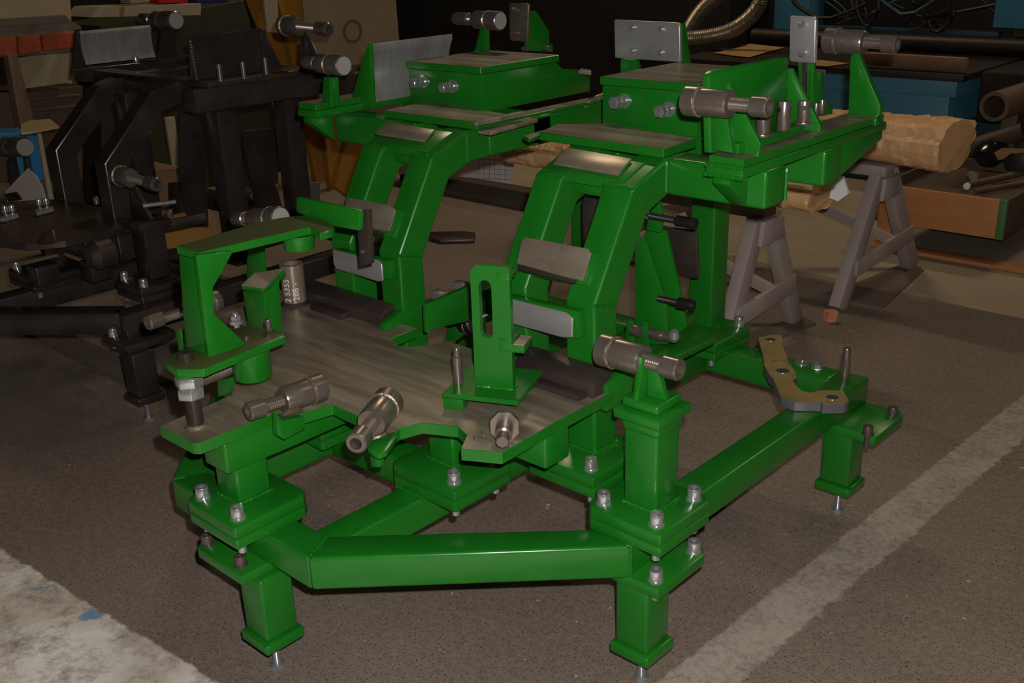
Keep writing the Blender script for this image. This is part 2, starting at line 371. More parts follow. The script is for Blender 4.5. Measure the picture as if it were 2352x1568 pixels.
# ---- uprights: vertical foot, leaning middle, short upper slope
def upright(x1, zb=.37):
    path = [(x1, 1.63, zb), (x1, 1.63, .717), (x1, 1.762, .941), (x1, 1.885, .985), (x1, 1.965, .985)]
    return G().sweep(path, .08, .08, (1, 0, 0)).obj('upright', GREEN, FX, .007, 3)
for x in (-1.293, -1.487, -1.905, -2.095): upright(x)
def xbeam(x0, x1, y0=1.8835, z0=.905, z1=.9855, name='cross_beam'): return G().box(x0, x1, y0, y0+.08, z0, z1).obj(name, GREEN, FX, .007, 3)
xbeam(-1.293, -1.050); xbeam(-2.44, -2.175); xbeam(-1.567, -1.050, 2.136); xbeam(-2.44, -1.905, 2.136)
for x1 in (-1.905, -1.487): G().box(x1-.08, x1, 1.966, 2.60, .906, .984).obj('long_beam', GREEN, FX, .007, 3)
# strips between upright pairs
for x0, x1 in ((-1.487, -1.373), (-2.095, -1.985)):
    G().box(x0, x1, 1.80, 1.88, .90, .955).obj('tie_plate', GREEN, FX, .003)
# rear column
G().box(-1.592, -1.512, 2.44, 2.52, .37, .906).obj('rear_column', GREEN, FX, .007, 3)
G().box(-2.03, -1.95, 2.44, 2.52, .37, .906).obj('rear_column', GREEN, FX, .007, 3)
# ---- bare steel pads across each pair of uprights, on green backing plates
def pad(pix, y, yb=None, m=PADM, name='bearing_pad', nrm=(0, -.86, .5), t=.008, P0=None, lab=None):
    P0 = P0 or A(*pix[0], y=y); return G().ppn(pix, P0, nrm, t).obj(name, m, FX, .0015, 2, lab)
UP = (0, -.34, .94); MID = (0, -.86, .51); LOW = (0, -1, 0)
# top pads
for x0, x1, pix in ((-1.60, -1.293, [(1302, 338), (1451, 363), (1419, 399), (1271, 374)]), (-2.175, -1.905, [(889, 279), (997, 297), (973, 323), (860, 305)])):
    P0 = Vector((x1, 1.80, .966))
    G().ppn(pix, P0, UP, .006).obj('bearing_pad', SHEET if False else PADM, FX, .0015)
    bk = [(x0+.04, 1.770, .930), (x0+.04, 1.775, .950), (x0+.04, 1.87, .982), (x0+.04, 1.87, .94)]
    G().prism(bk, (x1-x0-.075, 0, 0)).obj('pad_backing', GREEN, FX, .003)
# middle channel pads and lower bent pads, each carried on green blocks
def midpad(pix_plate, pix_lip, blk, P0):
    g = G().ppn(pix_plate, P0, MID, .006); o = g.obj('bearing_pad', PADM, FX, .002, 2)
    l = G().ppn(pix_lip, Vector(P0)+Vector((0, -.012, .0)), (0, -.45, .9), .005).obj('pad_lip', OXIDE, o, .001)
    b = G().ppn(blk, Vector(P0)+Vector((0, .0075, -.004)), MID, .03).obj('pad_backing', GREEN, FX, .003)
midpad([(1198, 552), (1207, 544), (1350, 570), (1357, 581), (1337, 645), (1186, 605)], [(1190, 606), (1325, 640), (1320, 648), (1190, 617)],
       [(1190, 552), (1372, 582), (1345, 655), (1182, 622)], (-1.373, 1.655, .79))
midpad([(795, 458), (800, 453), (898, 471), (908, 482), (892, 531), (788, 512)], [(795, 512), (884, 532), (878, 537), (795, 520)],
       [(790, 458), (925, 482), (903, 545), (785, 525)], (-1.985, 1.655, .79))
def lowpad(pix, blk, y):
    G().ppn(pix, A(*pix[0], y=y), (0, -1, .12), .006).obj('bearing_pad', SHEET, FX, .004, 3)
    G().ppn(blk, A(*blk[0], y=y+.0075), (0, -1, .0), .022).obj('pad_backing', GREEN, FX, .003)
lowpad([(1160, 683), (1300, 718), (1315, 731), (1314, 775), (1290, 775), (1160, 740)], [(1160, 678), (1328, 716), (1331, 778), (1300, 778), (1160, 728)], 1.60)
lowpad([(763, 573), (868, 598), (876, 606), (879, 645), (868, 647), (772, 618), (765, 606)], [(768, 572), (893, 600), (896, 643), (775, 612)], 1.60)
# ---- plates on top of the beams (front row)
def topplate(pix, z, t, name='top_plate', lab=None, par=None): return G().pp(pix, t, z=z).obj(name, GREEN, par or FX, .0015, 1, lab, top=MILL)
topplate([(1238, 303), (1524, 342), (1601, 318), (1401, 284), (1280, 285)], 1.006, .020)
topplate([(1202, 312), (1240, 300), (1262, 296), (1262, 303), (1215, 318)], .996, .010)
topplate([(881, 253), (1095, 281), (1172, 263), (985, 232)], 1.006, .020)
G().pp([(1097, 300), (1128, 304), (1236, 274), (1215, 268)], .008, z=.992).obj('wear_strip', MILL, FX, .001, 1, 'bare steel wear strip beside the left plate')
G().pp([(1095, 290), (1202, 268), (1202, 256), (1172, 262), (1095, 281)], .012, x=-1.86).obj('wear_strip', MILL, FX, .001, 1)
G().box(-1.96, -1.908, 2.0, 2.6, .984, .993).obj('beam_cover', GREEN, FX, .001, 1, top=MILL)
# ---- bolted boxes behind the plates
def topbox(x0, x1, y0, pxt, side, hexes, z0=.984):
    G().prism([(x1, y0, z0)]+[(x1, a, b) for a, b in side], (-(x1-x0), 0, 0)).obj('box_body', GREEN, FX, .004, 2)
    G().box(x0-.003, x1+.003, y0-.006, y0+.33, 1.0895, 1.1095).obj('box_lid', GREEN, FX, .002, 1, top=MILL)
    for hx, hz in hexes:
        g = G(); hexnut(g, (hx, y0-.03, hz), (hx, y0-.047, hz), .0165); hexnut(g, (hx, y0-.012, hz), (hx, y0-.026, hz), .0165); g.ring((hx, y0, hz), (hx, y0-.004, hz), .019, .006)
        g.cyl((hx, y0-.001, hz), (hx, y0-.046, hz), .0085, 14); g.lathe((hx, y0-.0465, hz), (hx, y0-.049, hz), [(0, .013), (1, .011)], 16)
        g.obj('hex_bolt', ZINC, FX)
sideL = [(2.12, 1.089), (2.44, 1.089), (2.455, 1.078), (2.475, 1.062), (2.50, 1.052), (2.58, 1.050), (2.60, 1.03), (2.60, .984)]
topbox(-2.375, -2.075, 2.12, None, sideL, [(-2.31, 1.055), (-2.19, 1.05)])
topbox(-1.655, -1.372, 2.12, None, sideL, [(-1.585, 1.055), (-1.452, 1.045)])
G().pp([(1328, 162), (1358, 165), (1358, 160), (1335, 156)], .01, z=1.062).obj('bearing_pad', MILL, FX, .001)
# ---- side rails with the overhanging ends
def side_rail(x0, x1, y0=1.80, y1=2.45):
    G().box(x0, x1, y0, y1, .984, 1.004).obj('side_rail', GREEN, FX, .003)
    G().prism([(x0+.004, y0+.004, 1.0045), (x1-.004, y0+.004, 1.0045), (x1-.004, y1-.01, 1.0045), (x0+.004, y1-.01, 1.0045)], (0, 0, .018)).obj('rail_plate', GREEN, FX, .0015, 1, top=MILL)
    for ya, yb, s in ((y0+.012, 1.885, 1), (y1-.012, 2.216, -1)):
        xa = x0+.01 if s > 0 else x1-.043
        G().prism([(xa, ya, .9835), (xa, ya, .965), (xa, yb, .906), (xa, yb, .9835)], (.04, 0, 0)).obj('gusset', GREEN, FX, .002)
side_rail(-1.142, -1.055); side_rail(-2.50, -2.413)
# right stack: bolted plate with pins, big plate, gussets
G().box(-1.155, -1.088, 1.835, 2.13, 1.0235, 1.045).obj('pin_plate', GREEN, FX, .002)
G().pp([(1634, 352), (1629, 175), (1640, 163), (1795, 133), (1812, 133), (1812, 268), (1760, 340)], .018, x=-1.135).obj('locating_plate', GREEN, FX, .003, 2)
G().pp([(1640, 345), (1641, 262), (1668, 262), (1683, 352)], .014, y=1.803).obj('gusset', GREEN, FX, .002)
G().pp([(1645, 345), (1650, 190), (1672, 190), (1746, 330), (1742, 362), (1690, 352)], .012, y=1.858).obj('gusset', GREEN, FX, .002)
G().pp([(1795, 290), (1799, 158), (1818, 158), (1884, 290), (1884, 305)], .012, y=2.105).obj('gusset', GREEN, FX, .002)
for px, py, h in ((1750, 337, .058), (1797, 326, .060), (1844, 302, .050)):
    c = A(px, py, x=-1.092); z = 1.045; g = G(); g.cyl((c.x, c.y, z), (c.x, c.y, z+h), .0145, 22)
    if px != 1797: g.ring((c.x, c.y, z), (c.x, c.y, z+.006), .021, .0145)
    o = g.obj('locating_pin', STEEL, FX, .0008, 2)
    h2 = G(); q = Vector((c.x-.004*(1 if px == 1797 else -1.4), c.y-.0095, z+h*.72)); q.y -= .003; h2.cyl(q, q+Vector((.0015 if px != 1797 else -.0015, -.0025, 0)), .0055, 12); h2.obj('cross_hole', HOLE, o)
clamp_screw(FX, A(1577, 231, y=1.768), A(1768, 247, y=1.768), .030)
# back of the right rail: post with screw
G().pp([(1948, 262), (1953, 130), (1961, 119), (1971, 120), (1992, 175), (2022, 245), (2020, 262), (2010, 276), (1945, 266)], .018, y=2.40).obj('screw_post', GREEN, FX, .002)
G().pp([(1941, 262), (2012, 272), (2012, 290), (1941, 281)], .03, y=2.385).obj('post_foot', GREEN, FX, .003)
clamp_screw(FX, A(1898, 92, y=2.41), A(2062, 102, y=2.41), .031)
# pinned plates standing at the back
def pinned_plate(pix, y, pins, m=STEEL, t=.012, L_=.03):
    o = G().pp(pix, t, y=y).obj('pinned_plate', m, FX, .003, 3)
    for px, py in pins:
        c = A(px, py, y=y); g = G(); g.lathe(c+Vector((0, .004, 0)), c+Vector((0, -L_, 0)), [(0, .0065), (.9, .0065), (1, .005)], 14); g.obj('pin', ZINC if m is SHEET else STEEL, o)
    return o
pinned_plate([(1410, 45), (1556, 52), (1561, 60), (1562, 143), (1412, 133)], 2.50, [(1454, 62), (1520, 66), (1454, 117), (1519, 121)], SHEET, L_=.012)
G().pp([(1562, 52), (1575, 55), (1588, 148), (1563, 147)], .012, x=A(1562, 60, y=2.51).x).obj('plate_bracket', GREEN, FX, .002)
G().pp([(1425, 133), (1459, 137), (1466, 165), (1424, 178)], .02, y=2.52).obj('plate_bracket', GREEN, FX, .002)
pinned_plate([(1814, 36), (1868, 38), (1874, 45), (1872, 146), (1816, 142), (1812, 136)], 2.30, [(1848, 56), (1848, 122)], SHEET, L_=.022)
G().pp([(1832, 143), (1868, 145), (1871, 270), (1840, 265)], .014, y=2.32).obj('plate_bracket', GREEN, FX, .002)
G().pp([(1842, 143), (1851, 143), (1851, 215), (1842, 215)], .006, y=2.31).obj('slot_packing', OXIDE, FX)
G().pp([(1868, 160), (1893, 165), (1893, 235), (1905, 240), (1913, 235), (1913, 262), (1868, 270)], .012, x=-1.16).obj('plate_bracket', GREEN, FX, .002)
for px, py in ((1880, 166), (1878, 206)):
    c = A(px, py, y=2.33); G().cyl(c+Vector((-.02, 0, 0)), c+Vector((.016, 0, 0)), .007, 14).obj('pin', STEEL, FX, .001)
for px, py in ((1875, 240), (1889, 232)):
    c = A(px, py, y=2.27); G().cyl(c+Vector((0, 0, -.03)), c+Vector((0, 0, .004)), .007, 14).obj('pin', STEEL, FX, .001)
pinned_plate([(1169, 8), (1210, 8), (1214, 12), (1211, 96), (1174, 94), (1170, 88)], 2.56, [(1185, 22), (1187, 76)], STEEL, L_=.02)
G().pp([(1210, 10), (1216, 24), (1232, 25), (1261, 70), (1263, 100), (1270, 102), (1271, 120), (1212, 116), (1212, 90)], .014, x=A(1212, 50, y=2.57).x).obj('plate_bracket', GREEN, FX, .002)
for px in (1212, 1262):
    c = A(px, 112, y=2.55); G().cyl(c+Vector((-.022, 0, 0)), c+Vector((.0, 0, 0)), .008, 14).obj('pin', STEEL, FX, .001)
# left rail: screw, curved sheet on a tall gusset, rear screw
clamp_screw(FX, A(790, 151, y=1.86), A(700, 143, y=1.86), .029, fr=(.34, .38, .62, .7))
G().pp([(739, 242), (743, 176), (768, 178), (773, 243)], .014, y=1.85).obj('screw_post', GREEN, FX, .002)
G().pp([(758, 178), (768, 178), (773, 246), (760, 246)], .012, x=A(768, 200, y=1.85).x).obj('screw_post', GREEN, FX, .002)
G().pp([(801, 243), (845, 98), (849, 104), (856, 250), (805, 252)], .014, y=1.965).obj('sheet_gusset', GREEN, FX, .002)
def curved_sheet(x, y0, y1, z0, z1, bow, t, m, name, parent, label=None):
    n = 12; pr = []
    for i in range(n+1):
        a = i/n; pr.append((x - bow*math.sin(a*math.pi)**.9 + (.010*((a-.9)/.1)**2*-1 if a > .9 else 0), z0+(z1-z0)*a))
    v = []; f = []
    for dy in (y0, y1):
        for (xx_, zz) in pr: v.append((xx_, dy, zz))
        for (xx_, zz) in pr: v.append((xx_-t, dy, zz))
    m_ = n+1; B = 2*m_
    for i in range(n):
        f += [(i, i+1, B+i+1, B+i), (m_+i+1, m_+i, B+m_+i, B+m_+i+1), (i+1, i, m_+i, m_+i+1), (B+i, B+i+1, B+m_+i+1, B+m_+i)]
    f += [(0, B, B+m_, m_), (n, m_+n, B+m_+n, B+n)]
    return G().add(v, f).obj(name, m, parent, label=label)
curved_sheet(-2.385, 1.99, 2.325, 1.006, 1.168, .030, .005, SHEET, 'curved_sheet', FX, 'curved bare steel sheet on the left rail')
clamp_screw(FX, A(1150, 48, y=2.44), A(1045, 42, y=2.44), .030, fr=(.25, .29, .55, .68))
G().pp([(1080, 158), (1103, 62), (1117, 62), (1120, 152)], .014, y=2.44).obj('screw_post', GREEN, FX, .002)

# ---- front right post with bracket and screw
G().box(-1.122, -1.042, 1.506, 1.586, .37, .548).obj('screw_pillar', GREEN, FX, .007, 3)
G().box(-1.126, -1.038, 1.502, 1.590, .533, .560).obj('pillar_cap', GREEN, FX, .008, 3)
G().box(-1.136, -1.026, 1.488, 1.602, .5605, .582).obj('pillar_cap', GREEN, FX, .004)
G().box(-1.126, -1.040, 1.502, 1.588, .5825, .603).obj('pillar_cap', GREEN, FX, .006, 3)
g = G(); g.prism([(-1.122, 1.535, .6035), (-1.045, 1.535, .6035), (-1.072, 1.535, .688), (-1.112, 1.535, .688)], (0, .014, 0)); g.obj('screw_post', GREEN, FX, .0015)
G().prism([(-1.085, 1.50, .6035), (-1.085, 1.535, .6035), (-1.088, 1.535, .685), (-1.088, 1.522, .685)], (-.012, 0, 0)).obj('gusset', GREEN, FX, .0015)
clamp_screw(FX, A(1383, 802, y=1.535), A(1563, 850, y=1.535), .034)
# ---- table screws
clamp_screw(FX, A(741, 888, z=.588), A(569, 946, z=.588), .030)
G().prism([A(640, 962, z=.55), A(700, 945, z=.55), A(690, 935, z=.575), A(660, 945, z=.575)], (-.012, .004, 0)).obj('weld_bead', WELD, FX, .002)
clamp_screw(FX, A(893, 921, z=.585), A(817, 1019, z=.585), .033)
G().pp([(848, 1040), (868, 1035), (871, 1073), (853, 1073)], .014, z=None, y=A(858, 1040, z=.515).y).obj('hook_plate', GREEN, FX, .0015)
G().pp([(842, 1015), (905, 990), (912, 1003), (888, 1035), (870, 1042), (846, 1030)], .012, z=.552).obj('screw_block', GREEN, FX, .002)
g = G(); c = A(868, 1000, z=.545); g.lathe(c, c+Vector((0, 0, .035)), [(0, .022), (.5, .014), (1, .010)], 12); g.obj('weld_bead', WELD, FX)
# hex block with pin near the front right corner
P0 = A(1160, 1018, z=.54); n2 = Vector((.62, -.78, 0)).normalized(); u2 = Vector((.78, .62, 0)).normalized()
c = P0+Vector((0, 0, .034)); g = G(); hx = []
for k in range(8):
    a = math.pi/8+k*math.pi/4; hx.append(c+u2*(.030*math.cos(a))+Vector((0, 0, .034*math.sin(a))))
o = g.prism(hx, n2*-.014).obj('stop_plate', STEEL, FX, .001, 1)
g = G(); g.lathe(c+n2*-.002, c+n2*.052+Vector((0, 0, -.006)), [(0, .017), (.55, .017), (.6, .0125), (.97, .0125), (1, .011)], 20); g.obj('stop_pin', STEEL, o)
g = G(); g.lathe(c-n2*.014, c-n2*.03, [(0, .022), (.6, .022), (1, .012)], 20); g.obj('stop_nut', STEEL, o)
for px, py in ((1110, 997), (1093, 1008)):
    q = A(px, py, z=.54); G().lathe(q, q+Vector((0, 0, .006)), [(0, .004), (.6, .004), (1, .002)], 10).obj('rivet', STEEL, FX)
# left screws beside the clamp
clamp_screw(FX, A(500, 690, z=.60), A(338, 742, z=.60), .030, fr=(.1, .12, .45, .80))
clamp_screw(FX, A(548, 838, z=.60), A(452, 876, z=.60), .032, fr=(.02, .04, .10, .96), disc=False)
G().pp([(498, 872), (500, 912), (522, 905), (530, 868)], .016, y=A(510, 905, z=.54).y).obj('screw_block', GREEN, FX, .002)
G().pp([(402, 765), (412, 757), (425, 795), (412, 812)], .02, y=1.14).obj('screw_block', GREEN, FX, .002)
# ---- threaded stud with two nuts, carrying the clamp arm
sx, sy = -1.790, .962
o = G().thread((sx, sy, .54), (sx, sy, .702), .0165, .004, 18).obj('stud', OXIDE, FX)
g = G(); hexnut(g, (sx, sy, .604), (sx, sy, .628), .0285); g.obj('hex_nut', ZINC, o, .001)
g = G(); hexnut(g, (sx-.001, sy, .6285), (sx-.001, sy, .6525), .0285); g.obj('hex_nut', ZINC, o, .001).rotation_euler.z = .35
G().lathe((sx, sy, .54), (sx, sy, .546), [(0, .024), (1, .018)], 18).obj('weld_bead', WELD, o)
CL = G().pp([(380, 832), (405, 848), (468, 848), (600, 793), (655, 771), (650, 762), (600, 752), (560, 748), (530, 756), (470, 784), (430, 800), (395, 812)], .017, z=.685).obj('clamp_base', GREEN, FX, .002, 2, 'green clamp arm frame hung on the stud', top=SHEENG)
G().lathe((sx, sy, .6535), (sx, sy, .6675), [(0, .027), (1, .027)], 24).obj('spacer', GREEN, CL, .002)
g = G(); g.prism([(-1.856, 1.001, .6855), (-1.767, 1.001, .6855), (-1.767, 1.018, .6855), (-1.856, 1.018, .6855)], (-.012, .022, .1865)); g.obj('clamp_upright', GREEN, CL, .002)
G().pp([(452, 586), (536, 577), (489, 661), (492, 721), (565, 790), (505, 815), (480, 820)], .012, x=-1.765).obj('clamp_web', GREEN, CL, .001)
G().pp([(404, 565), (458, 580), (712, 521), (735, 536), (764, 527), (768, 516), (745, 505), (700, 494), (655, 498), (600, 508)], .017, z=.889).obj('clamp_arm', GREEN, CL, .002, 1, top=SHEENG)
q = A(684, 530, z=.875); G().lathe((q.x, q.y, .868), (q.x, q.y, .836), [(0, .033), (.9, .033), (1, .031)], 28).obj('arm_boss', GREEN, CL)
q = A(582, 862, z=.600); G().lathe((q.x, q.y, .598), (q.x, q.y, .6675), [(0, .0385), (.04, .040), (1, .040)], 32).obj('clamp_boss', GREEN, CL)
o = G().pp([(680, 454), (684, 453), (825, 484), (825, 530), (768, 520), (712, 500), (681, 487)], .012, y=A(712, 500, z=.889).y+.01).obj('cross_bar', GREEN, CL, .002)
G().pp([(818, 484), (843, 482), (849, 606), (826, 611)], .014, y=A(820, 500, z=.889).y-.0).obj('probe_bar', OXIDE, o, .0015, 2, 'dark steel bar hanging from the cross bar')
q = A(834, 578, y=A(820, 500, z=.889).y); G().cyl(q+Vector((0, .002, 0)), q+Vector((0, -.004, 0)), .0045, 14).obj('pin', STEEL, o)
for px, py in ((566, 777),): 
    q = A(px, py, z=.685); G().lathe(q, q+Vector((0, 0, .006)), [(0, .006), (.6, .006), (1, .003)], 12).obj('pin', STEEL, CL)
q = A(618, 760, z=.685); G().cyl(q, q+Vector((0, 0, .026)), .0068, 14).obj('pin', STEEL, CL, .001)
q = A(543, 742, z=.64); g = G(); g.cyl(q, q+Vector((0, 0, .008)), .0165); hexnut(g, q+Vector((0, 0, .008)), q+Vector((0, 0, .02)), .012); g.cyl(q+Vector((0, 0, .02)), q+Vector((0, 0, .027)), .006); g.obj('washer_nut', ZINC, FX)
G().cyl(Vector((q.x, q.y, .54)), q, .007).obj('stud', ZINC, FX)
# two upright cheeks with slanting pad behind the clamp
zt = .72
for pix, dy in (([(557, 668), (606, 674), (612, 756), (572, 758)], 0), ([(606, 672), (641, 640), (650, 765), (613, 752)], .0)):
    if pix[0][0] == 557: G().pp(pix, .012, y=A(590, 757, z=.60).y).obj('cheek_plate', GREEN, FX, .0015)
    else: G().pp(pix, .012, x=A(613, 752, z=.60).x+.004).obj('cheek_plate', GREEN, FX, .0015)
pc = A(600, 700, y=A(590, 757, z=.60).y)
G().ppn([(553, 655), (585, 626), (652, 615), (655, 624), (608, 664), (604, 668)], A(553, 655, y=A(590, 757, z=.60).y-.003), (.25, -.30, .92), .014).obj('slant_pad', GREEN, FX, .0015, 1, top=None)
G().ppn([(554, 654), (585, 627), (651, 616), (607, 662)], A(553, 655, y=A(590, 757, z=.60).y-.003)+Vector((.25, -.30, .92)).normalized()*.0025, (.25, -.30, .92), .002).obj('slant_pad_face', MILL, FX)
G().pp([(572, 570), (600, 566), (606, 640), (566, 644), (566, 600)], .012, y=1.52).obj('screw_post', GREEN, FX, .0015)
clamp_screw(FX, A(645, 500, y=1.50), A(540, 503, y=1.50), .030, fr=(.2, .25, .6, .75))
# ---- chalk-marked steel sleeve welded to the table
q = A(678, 692, z=.545); cx, cy = q.x, q.y
SL = G(); SL.ring((cx, cy, .54), (cx, cy, .652), .0315, .0215, 32); SL = SL.obj('steel_sleeve', OXIDE if False else PADM, FX, 0, 2, 'steel sleeve with chalked figures welded to the table')
G().lathe((cx, cy, .54), (cx, cy, .549), [(0, .040), (.4, .0375), (1, .032)], 28, False).obj('weld_bead', OXIDE, SL)
def chalk_text(txt, ang, z0, size):
    cu_ = bpy.data.curves.new('chalk_text', 'FONT'); cu_.body = txt; cu_.size = size; cu_.extrude = .0003; cu_.offset = .0002
    to = bpy.data.objects.new('chalk_text', cu_); COL.objects.link(to)
    dg = bpy.context.evaluated_depsgraph_get(); me = bpy.data.meshes.new_from_object(to.evaluated_get(dg)); bpy.data.objects.remove(to)
    me.materials.clear(); me.materials.append(CHALK)
    for v in me.vertices:
        x, y, zz = v.co; a = ang - (y-size*.35)/.0318; r = .0320+zz*.5
        v.co = Vector((cx+r*math.cos(a), cy+r*math.sin(a), z0+x)) - Vector((cx, cy, z0))
    me.update(); o = bpy.data.objects.new('chalk_text', me); COL.objects.link(o); place(o, (cx, cy, z0), SL); return o
va = math.atan2(-cy, -cx)
chalk_text('2 S355', va-.62, .552, .024); chalk_text('288 -', va+.12, .556, .024)
# ---- slotted sight plate turned towards the front right corner
O_ = A(1015, 902, z=.575); e1 = (A(1195, 922, z=.575)-O_).normalized(); e2 = Vector((-e1.y, e1.x, 0))
SP = G().prism([O_, O_+e1*.165, O_+e1*.165+e2*.165, O_+e1*.012+e2*.165, O_+e2*.15], (0, 0, -.011)).obj('sight_base', GREEN, FX, .0015, 1, 'green base of the slotted sight plate')
for k in (0, .115): G().prism([O_+e1*(.002+k)+Vector((0, 0, -.0115)), O_+e1*(.045+k)+Vector((0, 0, -.0115)), O_+e1*(.045+k)+e2*(.03)+Vector((0, 0, -.0115)), O_+e1*(.002+k)+e2*.03+Vector((0, 0, -.0115))], (0, 0, -.023)).obj('sight_foot', GREEN, SP, .001) if k == 0 else G().prism([O_+e1*.10+e2*.12+Vector((0, 0, -.0115)), O_+e1*.15+e2*.12+Vector((0, 0, -.0115)), O_+e1*.15+e2*.15+Vector((0, 0, -.0115)), O_+e1*.10+e2*.15+Vector((0, 0, -.0115))], (0, 0, -.023)).obj('sight_foot', GREEN, SP, .001)
B_ = O_+e1*.054+e2*.052
def L3(a, b, c): return B_+e1*a+e2*b+Vector((0, 0, c))
def slotted(w_, h, sx0, sx1, sz0, sz1, t):
    out = [(0, 0), (w_, 0), (w_, h-.002), (w_-.002, h), (.012, h), (0, h-.014)]
    r = (sx1-sx0)/2; cxm = (sx0+sx1)/2; n = 8
    inn = [(cxm+r*math.cos(a), sz1-r+r*math.sin(a)) for a in [math.pi*i/n for i in range(n+1)]] + [(cxm+r*math.cos(a), sz0+r+r*math.sin(a)) for a in [math.pi+math.pi*i/n for i in range(n+1)]]
    bm = bmesh.new(); rings = []
    for loop in (out, inn):
        vs = [bm.verts.new((x, 0, z)) for x, z in loop]; ed = [bm.edges.new((vs[i], vs[(i+1) % len(vs)])) for i in range(len(vs))]; rings += ed
    res = bmesh.ops.triangle_fill(bm, edges=rings, use_beauty=True); fs = [f for f in res['geom'] if isinstance(f, bmesh.types.BMFace)]
    ex = bmesh.ops.extrude_face_region(bm, geom=fs); vs = [v for v in ex['geom'] if isinstance(v, bmesh.types.BMVert)]
    bmesh.ops.translate(bm, verts=vs, vec=(0, t, 0)); bm.verts.index_update()
    g = G(); g.add([L3(v.co.x, v.co.y, v.co.z+.0005) for v in bm.verts], [tuple(v.index for v in f.verts) for f in bm.faces]); bm.free(); return g
slotted(.083, .262, .017, .044, .108, .232, .016).obj('sight_plate', GREEN, SP, 0, 2)
hh = .262
G().prism([L3(.055, -.001, hh-.028), L3(.0835, -.001, hh-.028), L3(.0835, -.001, hh-.012), L3(.055, -.001, hh-.012)], e2*.045).obj('sight_block', GREEN, SP, .0015)
G().prism([L3(.055, -.0015, .083), L3(.110, -.0015, .083), L3(.110, -.0015, .098), L3(.0835, -.0015, .098), L3(.0835, -.0015, .112), L3(.055, -.0015, .112)], e2*.055).obj('sight_shelf', GREEN, SP, .0015)
G().prism([L3(.085, .001, .0985), L3(.109, .001, .0985), L3(.109, .052, .0985), L3(.085, .052, .0985)], (0, 0, .003)).obj('shelf_pad', MILL, SP)
q = A(1053, 878, z=.575); G().lathe(q, q+Vector((0, 0, .078)), [(0, .0105), (.75, .0105), (.78, .0075), (.96, .0075), (1, .006)], 18).obj('locating_pin', STEEL, SP)
# ---- things seen between and behind the right uprights
G().pp([(1458, 560), (1478, 543), (1530, 700), (1533, 790), (1458, 790)], .012, y=2.02).obj('side_web', GREEN, FX, .002)
G().pp([(1484, 520), (1528, 530), (1565, 690), (1575, 752), (1545, 775), (1520, 760), (1478, 545)], .012, y=2.12).obj('side_web', GREEN, FX, .002)
G().pp([(1492, 470), (1512, 462), (1520, 485), (1516, 535), (1484, 528)], .014, y=2.08).obj('screw_block', GREEN, FX, .002)
G().pp([(1513, 516), (1600, 528), (1604, 636), (1598, 640), (1553, 632), (1535, 575)], .008, y=2.24).obj('stop_sheet', OXIDE, FX, .003, 2, 'dark steel sheet behind the right uprights')
def black_screw(p, q, y):
    P = A(*p, y=y); Q = A(*q, y=y); k = Q-P; g = G(); g.thread(P, P+k*.62, .0085, .0025); o = g.obj('black_screw', BLACKSTEEL, FX)
    G().lathe(P+k*.6, Q, [(0, .014), (.95, .014), (1, .013), (1, .008), (.8, .0075)], 18, False).obj('screw_head', BLACKSTEEL, o)
    h = G(); h.lathe(P+k*.9, P+k*.93, [(0, .008), (1, .008)], 6); h.obj('hex_socket', STEEL, o)
black_screw((1492, 495), (1598, 515), 2.06); black_screw((1512, 685), (1592, 702), 2.0)
for a, b in (((1437, 738), (1456, 800)), ((1470, 740), (1490, 800))):
    G().pp([(a[0], a[1]+6), (a[0]+8, a[1]-4), (b[0]-2, a[1]+2), (b[0], b[1]), (a[0], b[1])], .009, y=2.008).obj('lug', GREEN, FX, .002)
c = A(1452, 757, y=2.0); G().cyl(c, c+Vector((.028, 0, 0)), .0145, 20).obj('pin', STEEL, FX, .001)
c = A(1494, 764, y=2.0); g = G(); g.lathe(c, c+Vector((.062, .0, 0)), [(0, .014), (.6, .014), (.62, .011), (1, .011)], 20); g.obj('pin', STEEL, FX, .001)
c = A(1548, 770, y=2.0); g = G(); g.lathe(c+Vector((0, 0, -.016)), c+Vector((0, 0, .016)), [(0, .008), (.3, .014), (.8, .012), (1, .004)], 16); g.obj('dome_nut', ZINC, FX)
G().pp([(1460, 800), (1590, 740), (1655, 756), (1640, 778), (1500, 845), (1440, 850)], .016, z=.46).obj('rear_shelf', GREEN, FX, .002)
G().box(-1.59, -1.512, 1.80, 2.36, .37, .445).obj('shelf_beam', GREEN, FX, .005)
# rod seen between the left uprights' foot and the sight plate
clamp_screw(FX, A(1090, 745, y=1.86), A(1003, 733, y=1.86), .030, BLACKSTEEL, fr=(.12, .14, .3, .62))
G().pp([(1030, 742), (1062, 738), (1068, 765), (1045, 785), (1020, 783)], .014, y=1.87).obj('screw_block', GREEN, FX, .002)
G().pp([(980, 700), (1085, 655), (1085, 735), (1000, 755), (982, 765)], .014, x=-1.75).obj('rear_web', GREEN, FX, .002)
for px, py in ((1000, 680), (1051, 660)):
    q = A(px, py, y=1.98); G().box(q.x-.022, q.x+.022, q.y, q.y+.03, q.z-.012, q.z+.012).obj('steel_block', SHEET, FX, .001)
G().pp([(1336, 462), (1344, 446), (1358, 438), (1372, 452), (1366, 480), (1347, 560), (1338, 560)], .012, y=2.02).obj('lever_plate', OXIDE, FX, .004)
def seam(*pts, r=.0042):
    pts = [Vector(p) for p in pts]; P = []; 
    for i in range(len(pts)-1):
        n = max(3, int((pts[i+1]-pts[i]).length/.004))
        P += [pts[i].lerp(pts[i+1], k/n) for k in range(n)]
    P.append(pts[-1]); random.seed(len(P)); rad = [r*(.75+.5*random.random()) for _ in P]
    o = G().tube(P, r, 6, rad).obj('weld_seam', GREEN, FX)
